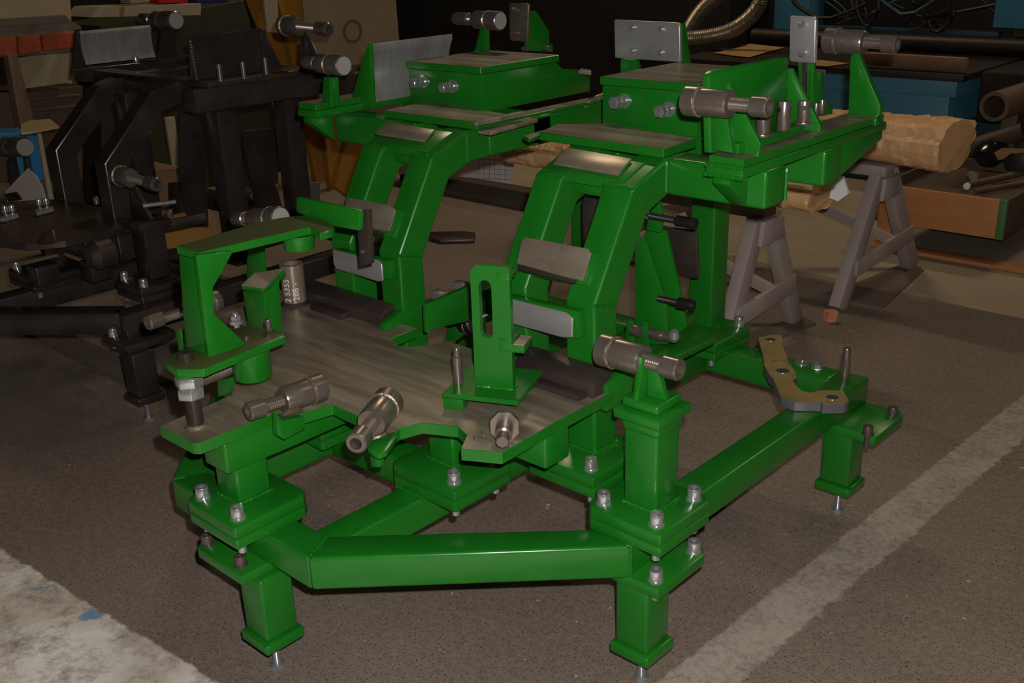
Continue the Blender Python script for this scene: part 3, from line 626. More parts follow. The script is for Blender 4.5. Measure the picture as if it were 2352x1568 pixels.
for x in (-1.293, -1.905):
    seam((x, 1.884, .91), (x, 1.884, .98)); seam((x, 1.63, .717), (x, 1.70, .70)); seam((x-.08, 1.762, .941), (x, 1.762, .941), (x+.001, 1.80, .90))
seam((-1.80, .992, .371), (-1.72, .992, .371), (-1.72, 1.073, .371)); seam((-1.57, 1.385, .371), (-1.49, 1.385, .371), (-1.49, 1.466, .371))
seam((-1.122, 1.505, .371), (-1.042, 1.505, .371), (-1.041, 1.586, .371)); seam((-1.373, 1.629, .371), (-1.293, 1.629, .371), (-1.292, 1.71, .371))
seam((-1.592, 2.439, .371), (-1.512, 2.439, .371), (-1.511, 2.52, .371))
seam((-1.515, 1.005, .320), (-1.552, 1.083, .320)); seam((-1.059, 1.448, .247), (-1.059, 1.448, .32), (-1.139, 1.458, .321))
seam((-1.594, 1.31, .321), (-1.508, 1.31, .321)); seam((-1.142, 1.80, .984), (-1.055, 1.80, .984)); seam((-1.142, 1.80, 1.0042), (-1.055, 1.80, 1.0042))
seam((-1.05, 1.965, .91), (-1.05, 1.965, .98)); seam(L3(0, -.001, 0), L3(.083, -.001, 0), L3(.084, .016, 0)); seam((-1.837, 1.02, .32), (-1.644, 1.02, .32))
# brass coloured plate etc. lie loose on the base frame

# ================================================================ LOOSE THINGS ON THE FIXTURE
g = G()
outl = [(1740, 775), (1772, 768), (1796, 769), (1798, 776), (1799, 790), (1812, 830), (1829, 855), (1831, 868), (1822, 872), (1830, 886), (1843, 897), (1860, 901), (1875, 897), (1900, 895), (1938, 897), (1950, 918), (1950, 922), (1940, 928), (1890, 929), (1886, 924), (1825, 923), (1793, 911), (1775, 868), (1768, 862), (1754, 838), (1754, 826), (1752, 815)]
outl = [A(a, b, z=.346) for a, b in outl]; g.prism(outl, (0, 0, -.0255))
YP = g.obj('notched_plate', mat('sawn_grey_steel', (.13, .125, .13), .4, .3), None, .0015, 1, 'yellowish notched steel plate with three bored holes lying across the green rails', 'plate', top=YPLATE)
for px, py, r in ((1770, 779, .0155), (1798, 851, .0185), (1912, 912, .0165)):
    q = A(px, py, z=.3465); G().ring(q-Vector((0, 0, .0004)), q+Vector((0, 0, .0004)), r, r-.003, 24).obj('bore_edge', ZINC, YP)
    G().cyl(q-Vector((0, 0, .0003)), q+Vector((0, 0, .0002)), r-.003, 24).obj('bore', HOLE, YP)
q = A(1791, 836, z=.3465); G().ring(q, q+Vector((0, 0, .0006)), .026, .022, 24).obj('scribed_ring', MILL, YP)
q = A(1842, 834, z=Z1); G().ring(q, q+Vector((0, 0, .004)), .0195, .0115, 26).obj('washer', ZINC, None, 0, label='bright flat washer lying on the green rail', cat='washer')
q = A(1877, 846, z=Z1); g = G(); g.lathe(q, q+Vector((0, 0, .016)), [(0, .0125), (.12, .0145), (.88, .0145), (1, .0125), (1, .0075), (.1, .0075)], 6, False); g.ring(q+Vector((0, 0, .0)), q+Vector((0, 0, .002)), .016, .007)
g.obj('hex_nut', ZINC, None, 0, label='bright hex nut standing beside the washer on the rail', cat='nut')
q = A(1940, 868, z=Z1); g = G(); g.lathe(q, q+Vector((0, 0, .086)), [(0, .0125), (.52, .0125), (.54, .0105), (.96, .0105), (1, .009)], 20)
g.obj('stepped_pin', STEEL, None, 0, label='upright stepped steel pin at the rear right corner of the green rail', cat='pin')
q = A(1255, 1172, z=ZF); g = G(); g.lathe(q+Vector((0, 0, .011)), q+Vector((.012, .004, .011)), [(0, .0085), (.1, .011), (.9, .011), (1, .0085)], 18)
g.obj('steel_spacer', SHEET, None, 0, label='tiny steel ring lying on the floor inside the green frame', cat='spacer')

# ================================================================ THINGS BEHIND ON THE RIGHT
GREYWOOD = mat('weathered_grey_wood', (.28, .225, .205), .8, 0, (.38, .31, .28), 5, (1, 1, .25), .25, 60)
TAN = mat('crumpled_brown_paper', (.62, .34, .155), .5, 0, (.72, .43, .21), 7, bump=.5, bscale=18)
CRATEW = mat('orange_pine_board', (.50, .205, .07), .7, 0, (.40, .15, .05), 3.5, (1, 1, 5), .15, 50)
DARKW = mat('oily_dark_wood', (.05, .032, .02), .6, 0, (.085, .05, .028), 5, bump=.2)
BLUE = mat('machine_blue_paint', (.05, .20, .29), .45, 0, (.06, .23, .32), 4, bump=.05)
DARKBLUE = mat('dark_blue_paint', (.014, .045, .07), .5)
GRIME = mat('grimy_iron', (.014, .010, .008), .5, .3, (.032, .021, .014), 6, bump=.3)
DUCT = mat('silver_foil_duct', (.24, .20, .14), .33, .6, bump=.3, bscale=90)
KRAFT = mat('kraft_card', (.30, .17, .065), .8)
PLANK = mat('brown_plank', (.22, .12, .065), .75, 0, (.15, .08, .045), 6, (1, 1, 4))
PIPEM = mat('brown_rusty_pipe', (.10, .065, .042), .6, .2, (.14, .09, .055), 8)
PAPER = mat('white_paper', (.72, .70, .69), .8); LINE = mat('printed_grey_ink', (.30, .29, .29), .9)
GREENP = mat('green_edge_paint', (.05, .16, .05), .6)
TR = 'wooden trestles under the paper bundles'
def board(p, q, w_, t, side=(1, 0, 0)):
    """a board from p to q, w_ wide across, t thick along side"""
    p = Vector(p); q = Vector(q); s_ = Vector(side).normalized(); a = (q-p).normalized(); c = s_.cross(a).normalized()*w_/2
    return G().prism([p-c, p+c, q+c, q-c], s_*-t)
def trestle(name, x, yl, yr, ya, h, lw, label, xb):
    T = empty(name, ((x+xb)/2, (yl+yr)/2, 0), label, 'trestle', TR)
    for xx_ in (x, xb):
        board((xx_, yl, ZF), (xx_, ya-.05, h), lw, .05).obj('leg', GREYWOOD, T, .003)
        board((xx_, yr, ZF), (xx_, ya+.05, h), lw, .05).obj('leg', GREYWOOD, T, .003)
        k = .30; y0 = yl+(ya-.05-yl)*k; y1 = yr+(ya+.05-yr)*k
        board((xx_+.012, y0-.005, h*k-.015), (xx_+.012, y1+.005, h*k+.015), .07, .02).obj('cross_bar', GREYWOOD, T, .002)
    G().prism([(x+.02, ya-.085, h-.09), (x+.02, ya+.085, h-.09), (x+.02, ya+.07, h), (x+.02, ya-.07, h)], (-.018, 0, 0)).obj('gusset_board', GREYWOOD, T, .002)
    G().box(xb-.05, x, ya-.045, ya+.045, h, h+.045).obj('top_rail', GREYWOOD, T, .004)
    board((x-.06, yr, .06), (x-.75, (yl+yr)/2, h-.05), .05, .02, (0, 1, 0)).obj('brace', GREYWOOD, T, .002)
    return T
trestle('trestle', -1.85, 3.10, 3.64, 3.36, .455, .070, 'grey wooden trestle nearer the green fixture, under the lower paper bundle', -2.75)
trestle('trestle', -1.78, 3.88, 4.60, 4.21, .462, .082, 'grey wooden trestle standing farther right, under the larger paper bundle', -2.9)
DUSTY = mat('dusty_hardboard', (.115, .085, .065), .85, 0, (.09, .065, .05), 5)
G().pp([(1893, 673), (2030, 705), (2122, 619), (2065, 608), (1990, 640)], .006, z=ZF+.006).obj('floor_board', DUSTY, None, label='thin brown board on the floor under the farther trestle', cat='board')
G().pp([(1700, 765), (1725, 800), (1875, 742), (1840, 725)], .006, z=ZF+.006).obj('floor_board', DUSTY, None, label='thin brown board on the floor under the nearer trestle', cat='board')
def crumple(name, x0, x1, y0, y1, z0, z1, label, amp, seed, flare):
    random.seed(seed); n = 84; m_ = 34; v = []; f = []
    from mathutils import noise as NZ
    for i in range(n+1):
        t = i/n; x = x0+(x1-x0)*t
        for k in range(m_):
            a = 2*math.pi*k/m_; ca, sa = math.cos(a), math.sin(a)
            sq = (abs(ca)**3.2+abs(sa)**3.2)**(-1/3.2)
            yy_ = (y0+y1)/2+(y1-y0)/2*ca*sq; zz = (z0+z1)/2+(z1-z0)/2*sa*sq
            d = abs(NZ.noise(Vector((x*9, yy_*9, zz*9))+Vector((seed,)*3)))*(1 if sa > -.3 else .3)+.6*abs(NZ.noise(Vector((x*23, yy_*20, zz*20))))
            sc = 1+flare*max(0, t-.72)*(1 if sa < .3 else .3)
            v.append((x+(.03*d if t > .9 else 0), (y0+y1)/2+(yy_-(y0+y1)/2)*sc+amp*d*ca, (z0+z1)/2+(zz-(z0+z1)/2)*sc+amp*d*sa))
    for i in range(n):
        for k in range(m_): f.append((i*m_+k, i*m_+(k+1) % m_, (i+1)*m_+(k+1) % m_, (i+1)*m_+k))
    f.append(tuple(range(m_-1, -1, -1))); f.append(tuple(range(n*m_, n*m_+m_)))
    o = G().add(v, f).obj(name, TAN, None, label=label, cat='wrapped bundle', group='bundles wrapped in brown paper')
    for p in o.data.polygons: p.use_smooth = False
    return o
crumple('paper_bundle', -3.25, -1.53, 4.08, 4.34, .548, .700, 'larger crumpled brown paper bundle, its torn end right of the green fixture', .022, 3, 1.2)
crumple('paper_bundle', -3.10, -1.66, 3.27, 3.45, .522, .615, 'lower crumpled brown paper bundle passing beneath the green side rail', .016, 8, .6)
G().prism([A(1912, 412, y=3.30), A(1935, 405, y=3.30), A(1948, 445, y=3.30), A(1925, 462, y=3.30), A(1905, 455, y=3.30)], (0, .012, 0)).obj('paper_flap', PAPER, bpy.data.objects['paper_bundle.001'], label='pale grey paper end')
# red chip of brick
q = A(1905, 738, z=ZF); BR = mat('broken_brick', (.50, .15, .06), .85, 0, (.60, .26, .13), 20, bump=.5)
G().prism([q+Vector(p) for p in ((-.028, -.01, 0), (.004, -.022, 0), (.03, .004, 0), (.002, .024, 0))], (.003, .004, .048)).obj('brick_chip', BR, None, .003, 1, 'small orange red chip of brick on the floor right of the trestles', 'brick')
# pallet crate
CR = empty('pallet_crate', (-1.8, 5.1, 0), 'low orange pine crate on a pallet at the right, filled with scrap iron', 'crate')
G().box(-2.06, -1.505, 4.78, 4.80, .105, .283).obj('front_board', CRATEW, CR, .003)
G().box(-2.06, -1.505, 5.58, 5.60, .105, .283).obj('back_board', DARKW, CR, .003)
G().box(-1.505, -1.48, 4.78, 5.60, .105, .283).obj('side_board', DARKW, CR, .003)
G().box(-2.08, -2.06, 4.78, 5.60, .105, .283).obj('side_board', DARKW, CR, .003)
G().box(-1.512, -1.478, 4.777, 4.800, .104, .285).obj('corner_strip', GREENP, CR, .002)
G().box(-2.06, -1.50, 4.80, 5.58, .105, .12).obj('bottom_board', DARKW, CR)
G().box(-2.058, -1.507, 4.802, 5.578, .121, .235).obj('inner_boards', DARKW, CR, .002)
G().box(-2.058, -1.507, 4.803, 4.86, .2355, .272).obj('inner_batten', PIPEM, CR, .002)
for x in (-2.02, -1.3): G().box(x-.05, x+.05, 4.80, 4.88, ZF+.0175, .102).obj('pallet_block', CRATEW, CR, .003)
G().box(-2.09, -1.2, 4.79, 4.88, ZF, ZF+.017).obj('pallet_runner', CRATEW, CR, .002); G().box(-2.09, -1.2, 5.4, 5.5, ZF, .10).obj('pallet_runner', DARKW, CR, .002)
for i, (a, b, zz, r) in enumerate((((2222, 425), (2360, 395), .29, .016), ((2240, 440), (2360, 418), .30, .012))):
    G().cyl(A(*a, z=zz), A(*b, z=zz), r, 14).obj('iron_bar', PIPEM, None, label=['rusty bar with a white end lying across the crate', 'thinner rusty bar in front across the crate'][i], cat='bar', group='bars in the crate')
q = A(2274, 386, z=.2365); g = G(); g.lathe(q, q+Vector((0, 0, .15)), [(0, .02), (.12, .06), (.35, .085), (.65, .088), (.88, .06), (1, .015)], 24); g.obj('black_ball', mat('black_gloss', (.012, .01, .01), .15), None, label='glossy black ball shaped casting in the crate', cat='casting')
g = G().pp([(2304, 376), (2320, 356), (2352, 354), (2352, 395), (2310, 392)], .1, y=5.3); g.obj('black_casting', GRIME, None, .004, label='black angular casting beside the glossy ball', cat='casting')
q = A(2222, 427, z=.296); G().cyl(q, q+Vector((.0, -.012, 0)), .0155, 18).obj('white_cap', PAPER, None, .001, label='small white round cap on the bar end at the crate', cat='cap')
q = A(2228, 404, z=.30); G().cyl(q, q+Vector((.03, -.04, .01)), .022, 8).obj('hex_plug', mat('dull_brass', (.22, .19, .12), .5, .3), None, label='dull hexagonal plug above the white cap', cat='plug')
G().pp([(2283, 350), (2300, 341), (2352, 343), (2352, 352), (2322, 352), (2303, 366), (2292, 367)], .02, y=5.35).obj('card_strip', KRAFT, None, label='bent tan card strip above the castings', cat='card')
q = A(2110, 395, z=.30)
g = G(); g.cyl(A(2060, 392, y=5.82), A(2352, 300, y=5.84), .045, 12); g.obj('dark_timber', DARKW, None, label='dark timber beam slanting behind the crate', cat='beam')
# blue machine bed
BM = empty('blue_machine', (-3.5, 6.6, 0), 'blue machine bed with dark grimy table and blue uprights behind the trestles', 'machine')
G().box(-4.05, -2.30, 6.16, 7.6, ZF, .50).obj('bed', BLUE, BM, .006)
G().box(-4.1, -2.245, 6.10, 7.62, .505, .597).obj('bed_lip', BLUE, BM, .006)
G().box(-4.14, -2.20, 6.06, 7.65, .5975, .635).obj('machine_table', GRIME, BM, .004)
G().box(-2.19, -1.2, 6.3, 7.6, .35, .63).obj('side_box', GRIME, BM, .01)
G().box(-2.28, -1.2, 6.35, 7.5, ZF, .34).obj('side_bed', DARKBLUE, BM, .01)
for x in (-2.0, -1.8, -1.6, -1.4): G().box(x, x+.012, 6.285, 6.30, .36, .62).obj('side_rib', GRIME, BM)
G().box(-4.1, -1.2, 7.3, 7.38, .60, .72).obj('rear_rail', DARKBLUE, BM, .004)
G().box(-4.06, -3.78, 7.25, 7.5, .636, 2.2).obj('blue_upright', BLUE, BM, .01)
G().box(-2.42, -1.6, 7.05, 7.4, .80, 2.2).obj('blue_panel', BLUE, BM, .01)
G().box(-3.75, -2.43, 7.42, 7.5, .64, 2.2).obj('dark_back', GRIME, BM, .004)
G().box(-3.78, -2.42, 7.18, 7.26, .725, .765).obj('pipe_rail', DARKBLUE, BM, .004)
G().cyl((-4.1, 7.05, .692), (-1.2, 7.05, .692), .055, 20).obj('feed_bar', GRIME, BM)
DKM = mat('flat_black', (.006, .005, .004), .7)
G().box(-9.0, -4.25, 6.95, 8.4, ZF, 2.3).obj('dark_box', DKM, None, .01, label='tall black box filling the dark centre of the background', cat='machine')  # plain box added so the centre of the background stays black
random.seed(5)
for i in range(14):
    x = -3.6+i*.088; pts = []
    for k in range(9):
        t = k/8; pts.append((x+.18*math.sin(t*3+i)+t*.25*math.sin(i*2.1), 7.14-.04*(i % 3), .80+.30*abs(t-.45)*(1+.5*math.sin(i*1.7))+.05*math.sin(i*3.3)))
    G().tube(pts, .008+.003*(i % 3), 6).obj('cable', DARKBLUE if i % 4 == 0 else GRIME, BM)
dp = [A(*p, y=6.7) for p in ((1665, -25), (1640, -2), (1618, 18), (1600, 40), (1585, 64), (1577, 78))]
def duct(pts, r, label):
    P = [];
    for i in range(len(pts)-1):
        for k in range(10): P.append(pts[i].lerp(pts[i+1], k/10))
    P.append(pts[-1]); rad = [r*(1+(.06 if i % 2 else -.03)) for i in range(len(P))]
    G().tube(P, r, 16, rad).obj('foil_duct', DUCT, None, label=label, cat='duct', group='foil ducts on the blue machine')
def smooth_path(pts, n=4):
    out = []
    for i in range(len(pts)-1):
        p0, p1, p2, p3 = pts[max(i-1, 0)], pts[i], pts[i+1], pts[min(i+2, len(pts)-1)]
        for k in range(n):
            t = k/n; out.append(.5*((2*p1)+(p2-p0)*t+(2*p0-5*p1+4*p2-p3)*t*t+(3*p1-p0-3*p2+p3)*t**3))
    return out+[pts[-1]]
duct(smooth_path(dp, 2), .052, 'silver foil duct dropping steeply behind the pinned plate')
duct(smooth_path([A(*p, y=6.55) for p in ((1580, 88), (1625, 84), (1668, 74), (1700, 58), (1728, 34), (1744, 8), (1752, -25))], 2), .050, 'silver foil duct curving up in a bow right of the steep one')
G().pp([(1640, 121), (1705, 107), (1722, 100), (1802, 109), (1765, 118), (1722, 131), (1690, 128)], .003, z=.645).obj('kraft_sheet', KRAFT, None, label='sheet of brown kraft card on the grimy machine table', cat='card')
G().pp([(1860, 138), (1890, 138), (1950, 145), (1900, 152), (1865, 150)], .003, z=.642).obj('kraft_sheet', KRAFT, None, label='crumpled brown paper scrap beside the small pinned plate', cat='paper')
G().pp([(1965, 120), (2217, 134), (2219, 160), (2208, 163), (1975, 149)], .05, y=6.12).obj('wood_plank', PLANK, None, .004, label='short brown plank standing on edge on the machine table', cat='plank')
G().ring(A(2283, 245, y=5.3), A(2283, 245, y=5.3)+Vector((.03, .92, .0)), .070, .052, 28).obj('steel_pipe', PIPEM, None, 0, label='thick brown pipe seen end on at the right edge', cat='pipe')
q = A(2283, 245, y=5.3); 
G().box(q.x-.2, q.x+.9, 5.92, 6.02, q.z-.125, q.z-.0705).obj('pipe_bearer', DARKW, None, .003, label='dark timber bearer carrying the thick pipe', cat='beam')
for x in (q.x-.12, q.x+.7): G().box(x-.04, x+.04, 5.92, 6.02, ZF, q.z-.1255).obj('bearer_post', DARKW, None, .003, label='dark post under the pipe bearer, %s one' % ('left' if x < q.x else 'right'), cat='post', group='posts under the pipe bearer')

# ================================================================ MIDDLE DISTANCE
sheet_y = 4.35
def thin(pix, y, m, name, lab, cat, parent=None, t=.0025, **k): return G().pp(pix, t, y=y).obj(name, m, parent, label=lab, cat=cat, **k)
BENCH = empty('low_bench', (-4.5, 4.6, ZF), 'low dark wooden bench behind the left uprights of the green fixture', 'bench')
G().box(-5.2, -3.78, 4.40, 4.85, .262, .318).obj('bench_top', PLANK, BENCH, .003); 
for x in (-5.1, -3.86): G().box(x-.04, x+.04, 4.45, 4.52, ZF, .262).obj('leg', DARKW, BENCH, .003); G().box(x-.04, x+.04, 4.75, 4.82, ZF, .262).obj('leg', DARKW, BENCH, .003)
D = thin([(1030, 405), (1040, 372), (1092, 350), (1178, 340), (1180, 378), (1175, 423), (1085, 408)], 4.3985, PAPER, 'drawing_sheet', 'white technical drawing hanging from the low bench', 'paper')
for a in range(6): thin([(1100+a*12, 352), (1101+a*12, 352), (1100+a*12, 415), (1099+a*12, 415)], 4.397, LINE, 'ink_line', None, None, D, .0005)
for b in range(5): thin([(1092, 365+b*11), (1176, 368+b*11), (1176, 369+b*11), (1092, 366+b*11)], 4.397, LINE, 'ink_line', None, None, D, .0005)
thin([(1180, 346), (1205, 344), (1258, 352), (1258, 362), (1225, 362), (1184, 354)], 4.397, PAPER, 'paper_strip', 'narrow white paper strip right of the technical drawing', 'paper')
thin([(916, 385), (924, 365), (938, 352), (940, 380), (930, 400), (914, 402)], 4.397, PAPER, 'paper_scrap', 'small white paper corner seen between the left uprights', 'paper')
G().pp([(985, 532), (1060, 530), (1092, 533), (1090, 550), (1010, 552), (985, 545)], .02, z=ZF+.02).obj('iron_scrap', OXIDE, None, .003, label='flat dark iron scrap on the floor behind the left uprights', cat='scrap')
# walls and ceiling of the hall, far behind
WALL = mat('dark_hall_wall', (.045, .035, .026), .85, 0, (.03, .024, .018), 1.2)
for nm, a in (('wall_back', (-13, 5, 12, 12.2, ZF, 6)), ('wall_left', (-13.2, -13, -1.5, 12.2, ZF, 6)), ('wall_right', (5, 5.2, -1.5, 12.2, ZF, 6)), ('wall_front', (-13, 5, -1.6, -1.5, ZF, 6)), ('ceiling', (-13, 5, -1.5, 12, 6, 6.2))):
    G().box(*a).obj(nm, WALL, kind='structure')

# ================================================================ LEFT BACKGROUND
BEIGE = mat('beige_board', (.32, .26, .15), .75, 0, (.38, .31, .19), 4, bump=.1)
PANEL = mat('stained_steel_panel', (.26, .205, .135), .65, .1, (.21, .16, .105), 3, bump=.1)
YEL = mat('orange_yellow_paint', (.34, .155, .018), .5, 0, (.26, .11, .012), 6)
BRICKM = mat('old_red_brick', (.46, .09, .03), .85, 0, (.25, .045, .015), 9, bump=.4)
MORTAR = mat('grey_mortar', (.20, .17, .12), .9, 0, (.10, .085, .06), 12, bump=.4)
OLIVE = mat('olive_cabinet', (.026, .026, .012), .6, 0, (.040, .034, .014), 3)
RUSTP = mat('flaking_rusty_post', (.07, .045, .03), .8, 0, (.22, .14, .08), 10, (1, 1, .3), .3)
LBLUE = mat('bright_blue_frame', (.02, .16, .36), .5); REDP = mat('red_tin', (.45, .02, .02), .35); NAVY = mat('navy_tin', (.02, .02, .12), .4)
PALE = mat('pale_plank', (.36, .31, .22), .75, 0, (.30, .25, .17), 5)
def xx(pix, x, t, m, name, lab=None, cat=None, parent=None, bev=.002, **k): return G().pp(pix, t, x=x).obj(name, m, parent, bev, 1, lab, cat, **k)
XB = -5.6
def xf(pix, x, t, m, name, lab=None, cat=None, parent=None, bev=.002):
    p = [A(a, b, x=x) for a, b in pix]; p = p[:3]+[Vector((x, p[2].y, ZF)), Vector((x, p[3].y, ZF)), p[3]]
    return G().prism(p, (-t, 0, 0)).obj(name, m, parent, bev, 1, lab, cat)
xx([(690, -60), (905, -60), (925, 190), (905, 362), (770, 365), (748, 300), (720, 150), (700, 60)], XB+.12, .012, PANEL, 'leaning_panel', 'tall beige steel panel with a ring stain behind the left screws', 'panel')
q = [A(810+22*math.cos(a), 72+27*math.sin(a), x=XB+.122) for a in [k*math.pi/12 for k in range(24)]]; q2 = [A(810+16*math.cos(a), 72+21*math.sin(a), x=XB+.122) for a in [k*math.pi/12 for k in range(24)]]
g = G(); g.add(q+q2, [(i, (i+1) % 24, 24+(i+1) % 24, 24+i) for i in range(24)])
o = g.obj('ring_stain', mat('ring_stain', (.09, .07, .045), .8), bpy.data.objects['leaning_panel'])
YF = empty('yellow_frame', (XB, 3.9, 0), 'orange yellow steel frame with slanting braces left of the steel panel', 'frame')
xx([(620, -60), (690, -60), (702, 60), (745, 300), (760, 460), (735, 460), (700, 280), (655, 60)], XB+.02, .05, YEL, 'frame_post', parent=YF)
xx([(570, -60), (592, -60), (745, 170), (715, 180)], XB-.01, .03, YEL, 'brace', parent=YF)
xx([(550, -40), (640, -40), (650, 80), (690, 235), (650, 235), (600, 80)], XB-.05, .02, YEL, 'back_sheet', parent=YF)
xx([(745, 300), (770, 300), (790, 440), (765, 470)], XB+.3, .05, YEL, 'frame_foot', parent=YF)
xx([(600, -60), (636, -60), (641, 76), (614, 74)], XB+.06, .02, PALE, 'pale_plank', 'pale plank leaning upright against the yellow frame', 'plank')
xx([(770, 430), (800, 310), (830, 330), (835, 420), (825, 470)], XB+.75, .05, YEL, 'crate_side', 'orange board seen under the left end of the green fixture', 'board')
xf([(230, 60), (560, 0), (690, 470), (235, 500)], XB-.45, .5, OLIVE, 'olive_cabinet', 'dark olive cabinet behind the black plate of the black fixture', 'cabinet')
SH = empty('shelf', (XB, 3.2, 1.0), 'pale shelf board along the wall behind the black fixture', 'shelf')
xx([(230, 16), (462, 8), (462, 35), (210, 40)], XB-.1, .3, PALE, 'shelf_board', parent=SH)
xx([(275, 15), (287, 14), (285, 38), (276, 38)], XB-.098, .302, RUSTP, 'shelf_stain', parent=SH)
for i, (x0, x1, m, lb) in enumerate(((365, 432, REDP, 'red tin lying on the pale shelf'), (455, 525, NAVY, 'dark blue tin right of the red one on the shelf'), (300, 345, mat('pale_card', (.3, .25, .2), .8), 'pale carton left of the red tin on the shelf'))):
    o = xx([(x0, 9), (x0, -30), (x1, -34), (x1, 6)], XB-.15, .12, m, 'tin' if i < 2 else 'carton', lb, 'tin' if i < 2 else 'box', bev=.006)
# masonry ledge with beige panels above and below
LD = empty('brick_ledge', (XB, 2.3, .9), 'brick ledge with crumbling red bricks at the left edge', 'ledge')
xx([(-60, 62), (160, 46), (185, 60), (190, 75), (-60, 92)], XB, .3, MORTAR, 'mortar_bed', parent=LD)
xx([(-60, 92), (190, 70), (190, 118), (60, 128), (-60, 134)], XB-.02, .25, MORTAR, 'mortar_core', parent=LD)
for pix in ([(-40, 88), (38, 84), (42, 128), (-40, 132)], [(42, 84), (92, 79), (98, 118), (45, 126)], [(97, 78), (186, 70), (190, 108), (102, 118)]):
    xx(pix, XB+.01, .2, BRICKM, 'brick', parent=LD, bev=.006)
xx([(-60, -60), (158, -60), (165, 58), (-60, 60)], XB-.31, .05, BEIGE, 'beige_panel', 'large beige panel above the brick ledge', 'panel')
xx([(-60, 47), (150, 34), (165, 52), (-60, 66)], XB+.045, .03, mat('grey_strip', (.12, .10, .085), .8), 'grey_batten', 'grey batten along the foot of the upper beige panel', 'batten')
xx([(36, 134), (172, 112), (178, 196), (60, 210)], XB-.31, .04, BEIGE, 'beige_panel', 'smaller beige panel below the brick ledge', 'panel')
xx([(-60, 210), (60, 214), (190, 196), (190, 420), (-60, 420)], XB-.1, .2, DARKW, 'dark_cabinet', 'dark brown cabinet front below the smaller beige panel', 'cabinet')
for yy0 in (215, 240): xx([(60, yy0+12), (185, yy0), (185, yy0+5), (60, yy0+17)], XB-.09, .012, mat('cabinet_batten', (.10, .06, .025), .7), 'drawer_edge', parent=bpy.data.objects['dark_cabinet'])
xf([(18, 128), (40, 125), (78, 278), (45, 282)], XB+.25, .06, RUSTP, 'rusty_post', 'flaking rusty post standing before the beige panel', 'post')
G().pp([(48, 285), (70, 276), (115, 273), (135, 289), (70, 302), (48, 304)], .01, z=.74).obj('card_sheet', mat('buff_card', (.40, .29, .14), .8), None, label='buff card sheet lying on the blue stand at the left', cat='card')
LB = empty('blue_stand', A(70, 400, x=-5.0), 'bright blue steel stand at the left behind the white paper', 'stand')
for pix in ([(63, 310), (84, 306), (101, 412), (80, 425)], [(38, 350), (52, 350), (60, 440), (46, 440)]): xx(pix, -5.0, .03, LBLUE, 'leg', parent=LB)
xx([(-40, 310), (84, 302), (84, 312), (-40, 322)], -5.0, .2, LBLUE, 'top_rail', parent=LB)
xf([(86, 302), (94, 302), (118, 418), (106, 420)], -4.95, .02, PALE, 'pale_lath', 'thin pale lath leaning beside the blue stand', 'lath')
xf([(380, 270), (402, 268), (420, 400), (400, 400)], XB+.5, .02, PALE, 'pale_lath', 'pale worn lath behind the black uprights', 'lath')
xf([(300, 390), (420, 385), (420, 430), (300, 440)], XB+.9, .3, PLANK, 'wood_box', 'brown wooden box low behind the black fixture', 'box')
WY = mat('yellow_timber', (.30, .15, .03), .7)
xx([(355, 530), (490, 500), (490, 560), (360, 575)], -4.0, .2, WY, 'timber_block', 'yellow timber under the black fixture behind the clamp arm', 'timber')
xf([(700, 420), (735, 420), (735, 450), (700, 455)], XB+.8, .1, mat('grey_cloth', (.09, .085, .09), .9), 'grey_box', 'grey box on the floor under the green left rail', 'box')

# ================================================================ BLACK FIXTURE
BF = empty('welding_fixture', (-3.6, 2.1, 0), 'unpainted black steel welding fixture standing behind on the left', 'welding jig')
def bx(a, name, bev=.005, m=BLACK): return G().box(*a).obj(name, m, BF, bev, 2)
G().prism([(-4.45, .50, Z0), (-3.19, 1.50, Z0), (-3.25, 1.56, Z0), (-4.51, .56, Z0)], (0, 0, .075)).obj('base_rail', BLACK, BF, .005)
bx((-3.23, -3.15, 1.50, 2.65, Z0, Z1), 'base_rail'); bx((-4.6, -3.15, 2.65, 2.73, Z0, Z1), 'base_rail'); bx((-3.75, -3.67, 1.15, 2.65, Z0, Z1), 'base_rail')
bx((-4.4, -3.23, 1.85, 1.93, Z0, Z1), 'base_rail')
leg(-3.085, 1.492, -3.16, 1.545, [(-3.20, 1.475)], BF, BLACK)
leg(-3.14, 2.62, -3.14, 2.62, [], BF, BLACK)
for x0, x1, y0, y1, bs in ((-3.40, -3.21, 1.60, 1.78, [(-3.24, 1.63), (-3.37, 1.63), (-3.37, 1.75)]), (-3.85, -3.63, 1.42, 1.64, [(-3.82, 1.45), (-3.66, 1.45)])):
    flange(x0, x1, y0, y1, bs, m=BLACK, P=BF)
bx((-3.36, -3.28, 1.68, 1.76, .371, .545), 'screw_pillar'); bx((-3.38, -3.26, 1.66, 1.78, .546, .575), 'pillar_cap')
pq = A(318, 500, z=.58)
G().pp([(303, 505), (297, 432), (308, 430), (347, 508)], .014, y=1.72).obj('screw_post', BLACK, BF, .002)
clamp_screw(BF, A(270, 402, y=1.72), A(362, 424, y=1.72), .038, STEEL, fr=(.10, .14, .34, .78))
tbl = [(-60, 545), (60, 560), (150, 552), (308, 514), (255, 478), (110, 456), (-60, 470)]
G().pp(tbl, .025, z=.54).obj('table_top', BLACK, BF, .002, 1, top=mat('oily_steel_top', (.05, .038, .022), .4, .3, (.075, .055, .03), 4))
bx((-4.3, -3.45, 1.55, 1.63, .44, .514), 'table_beam'); 
for px, py in ((80, 610), (205, 600)):
    q = A(px, py, z=.45); bx((q.x-.08, q.x, q.y, q.y+.08, .371, .44), 'pillar')
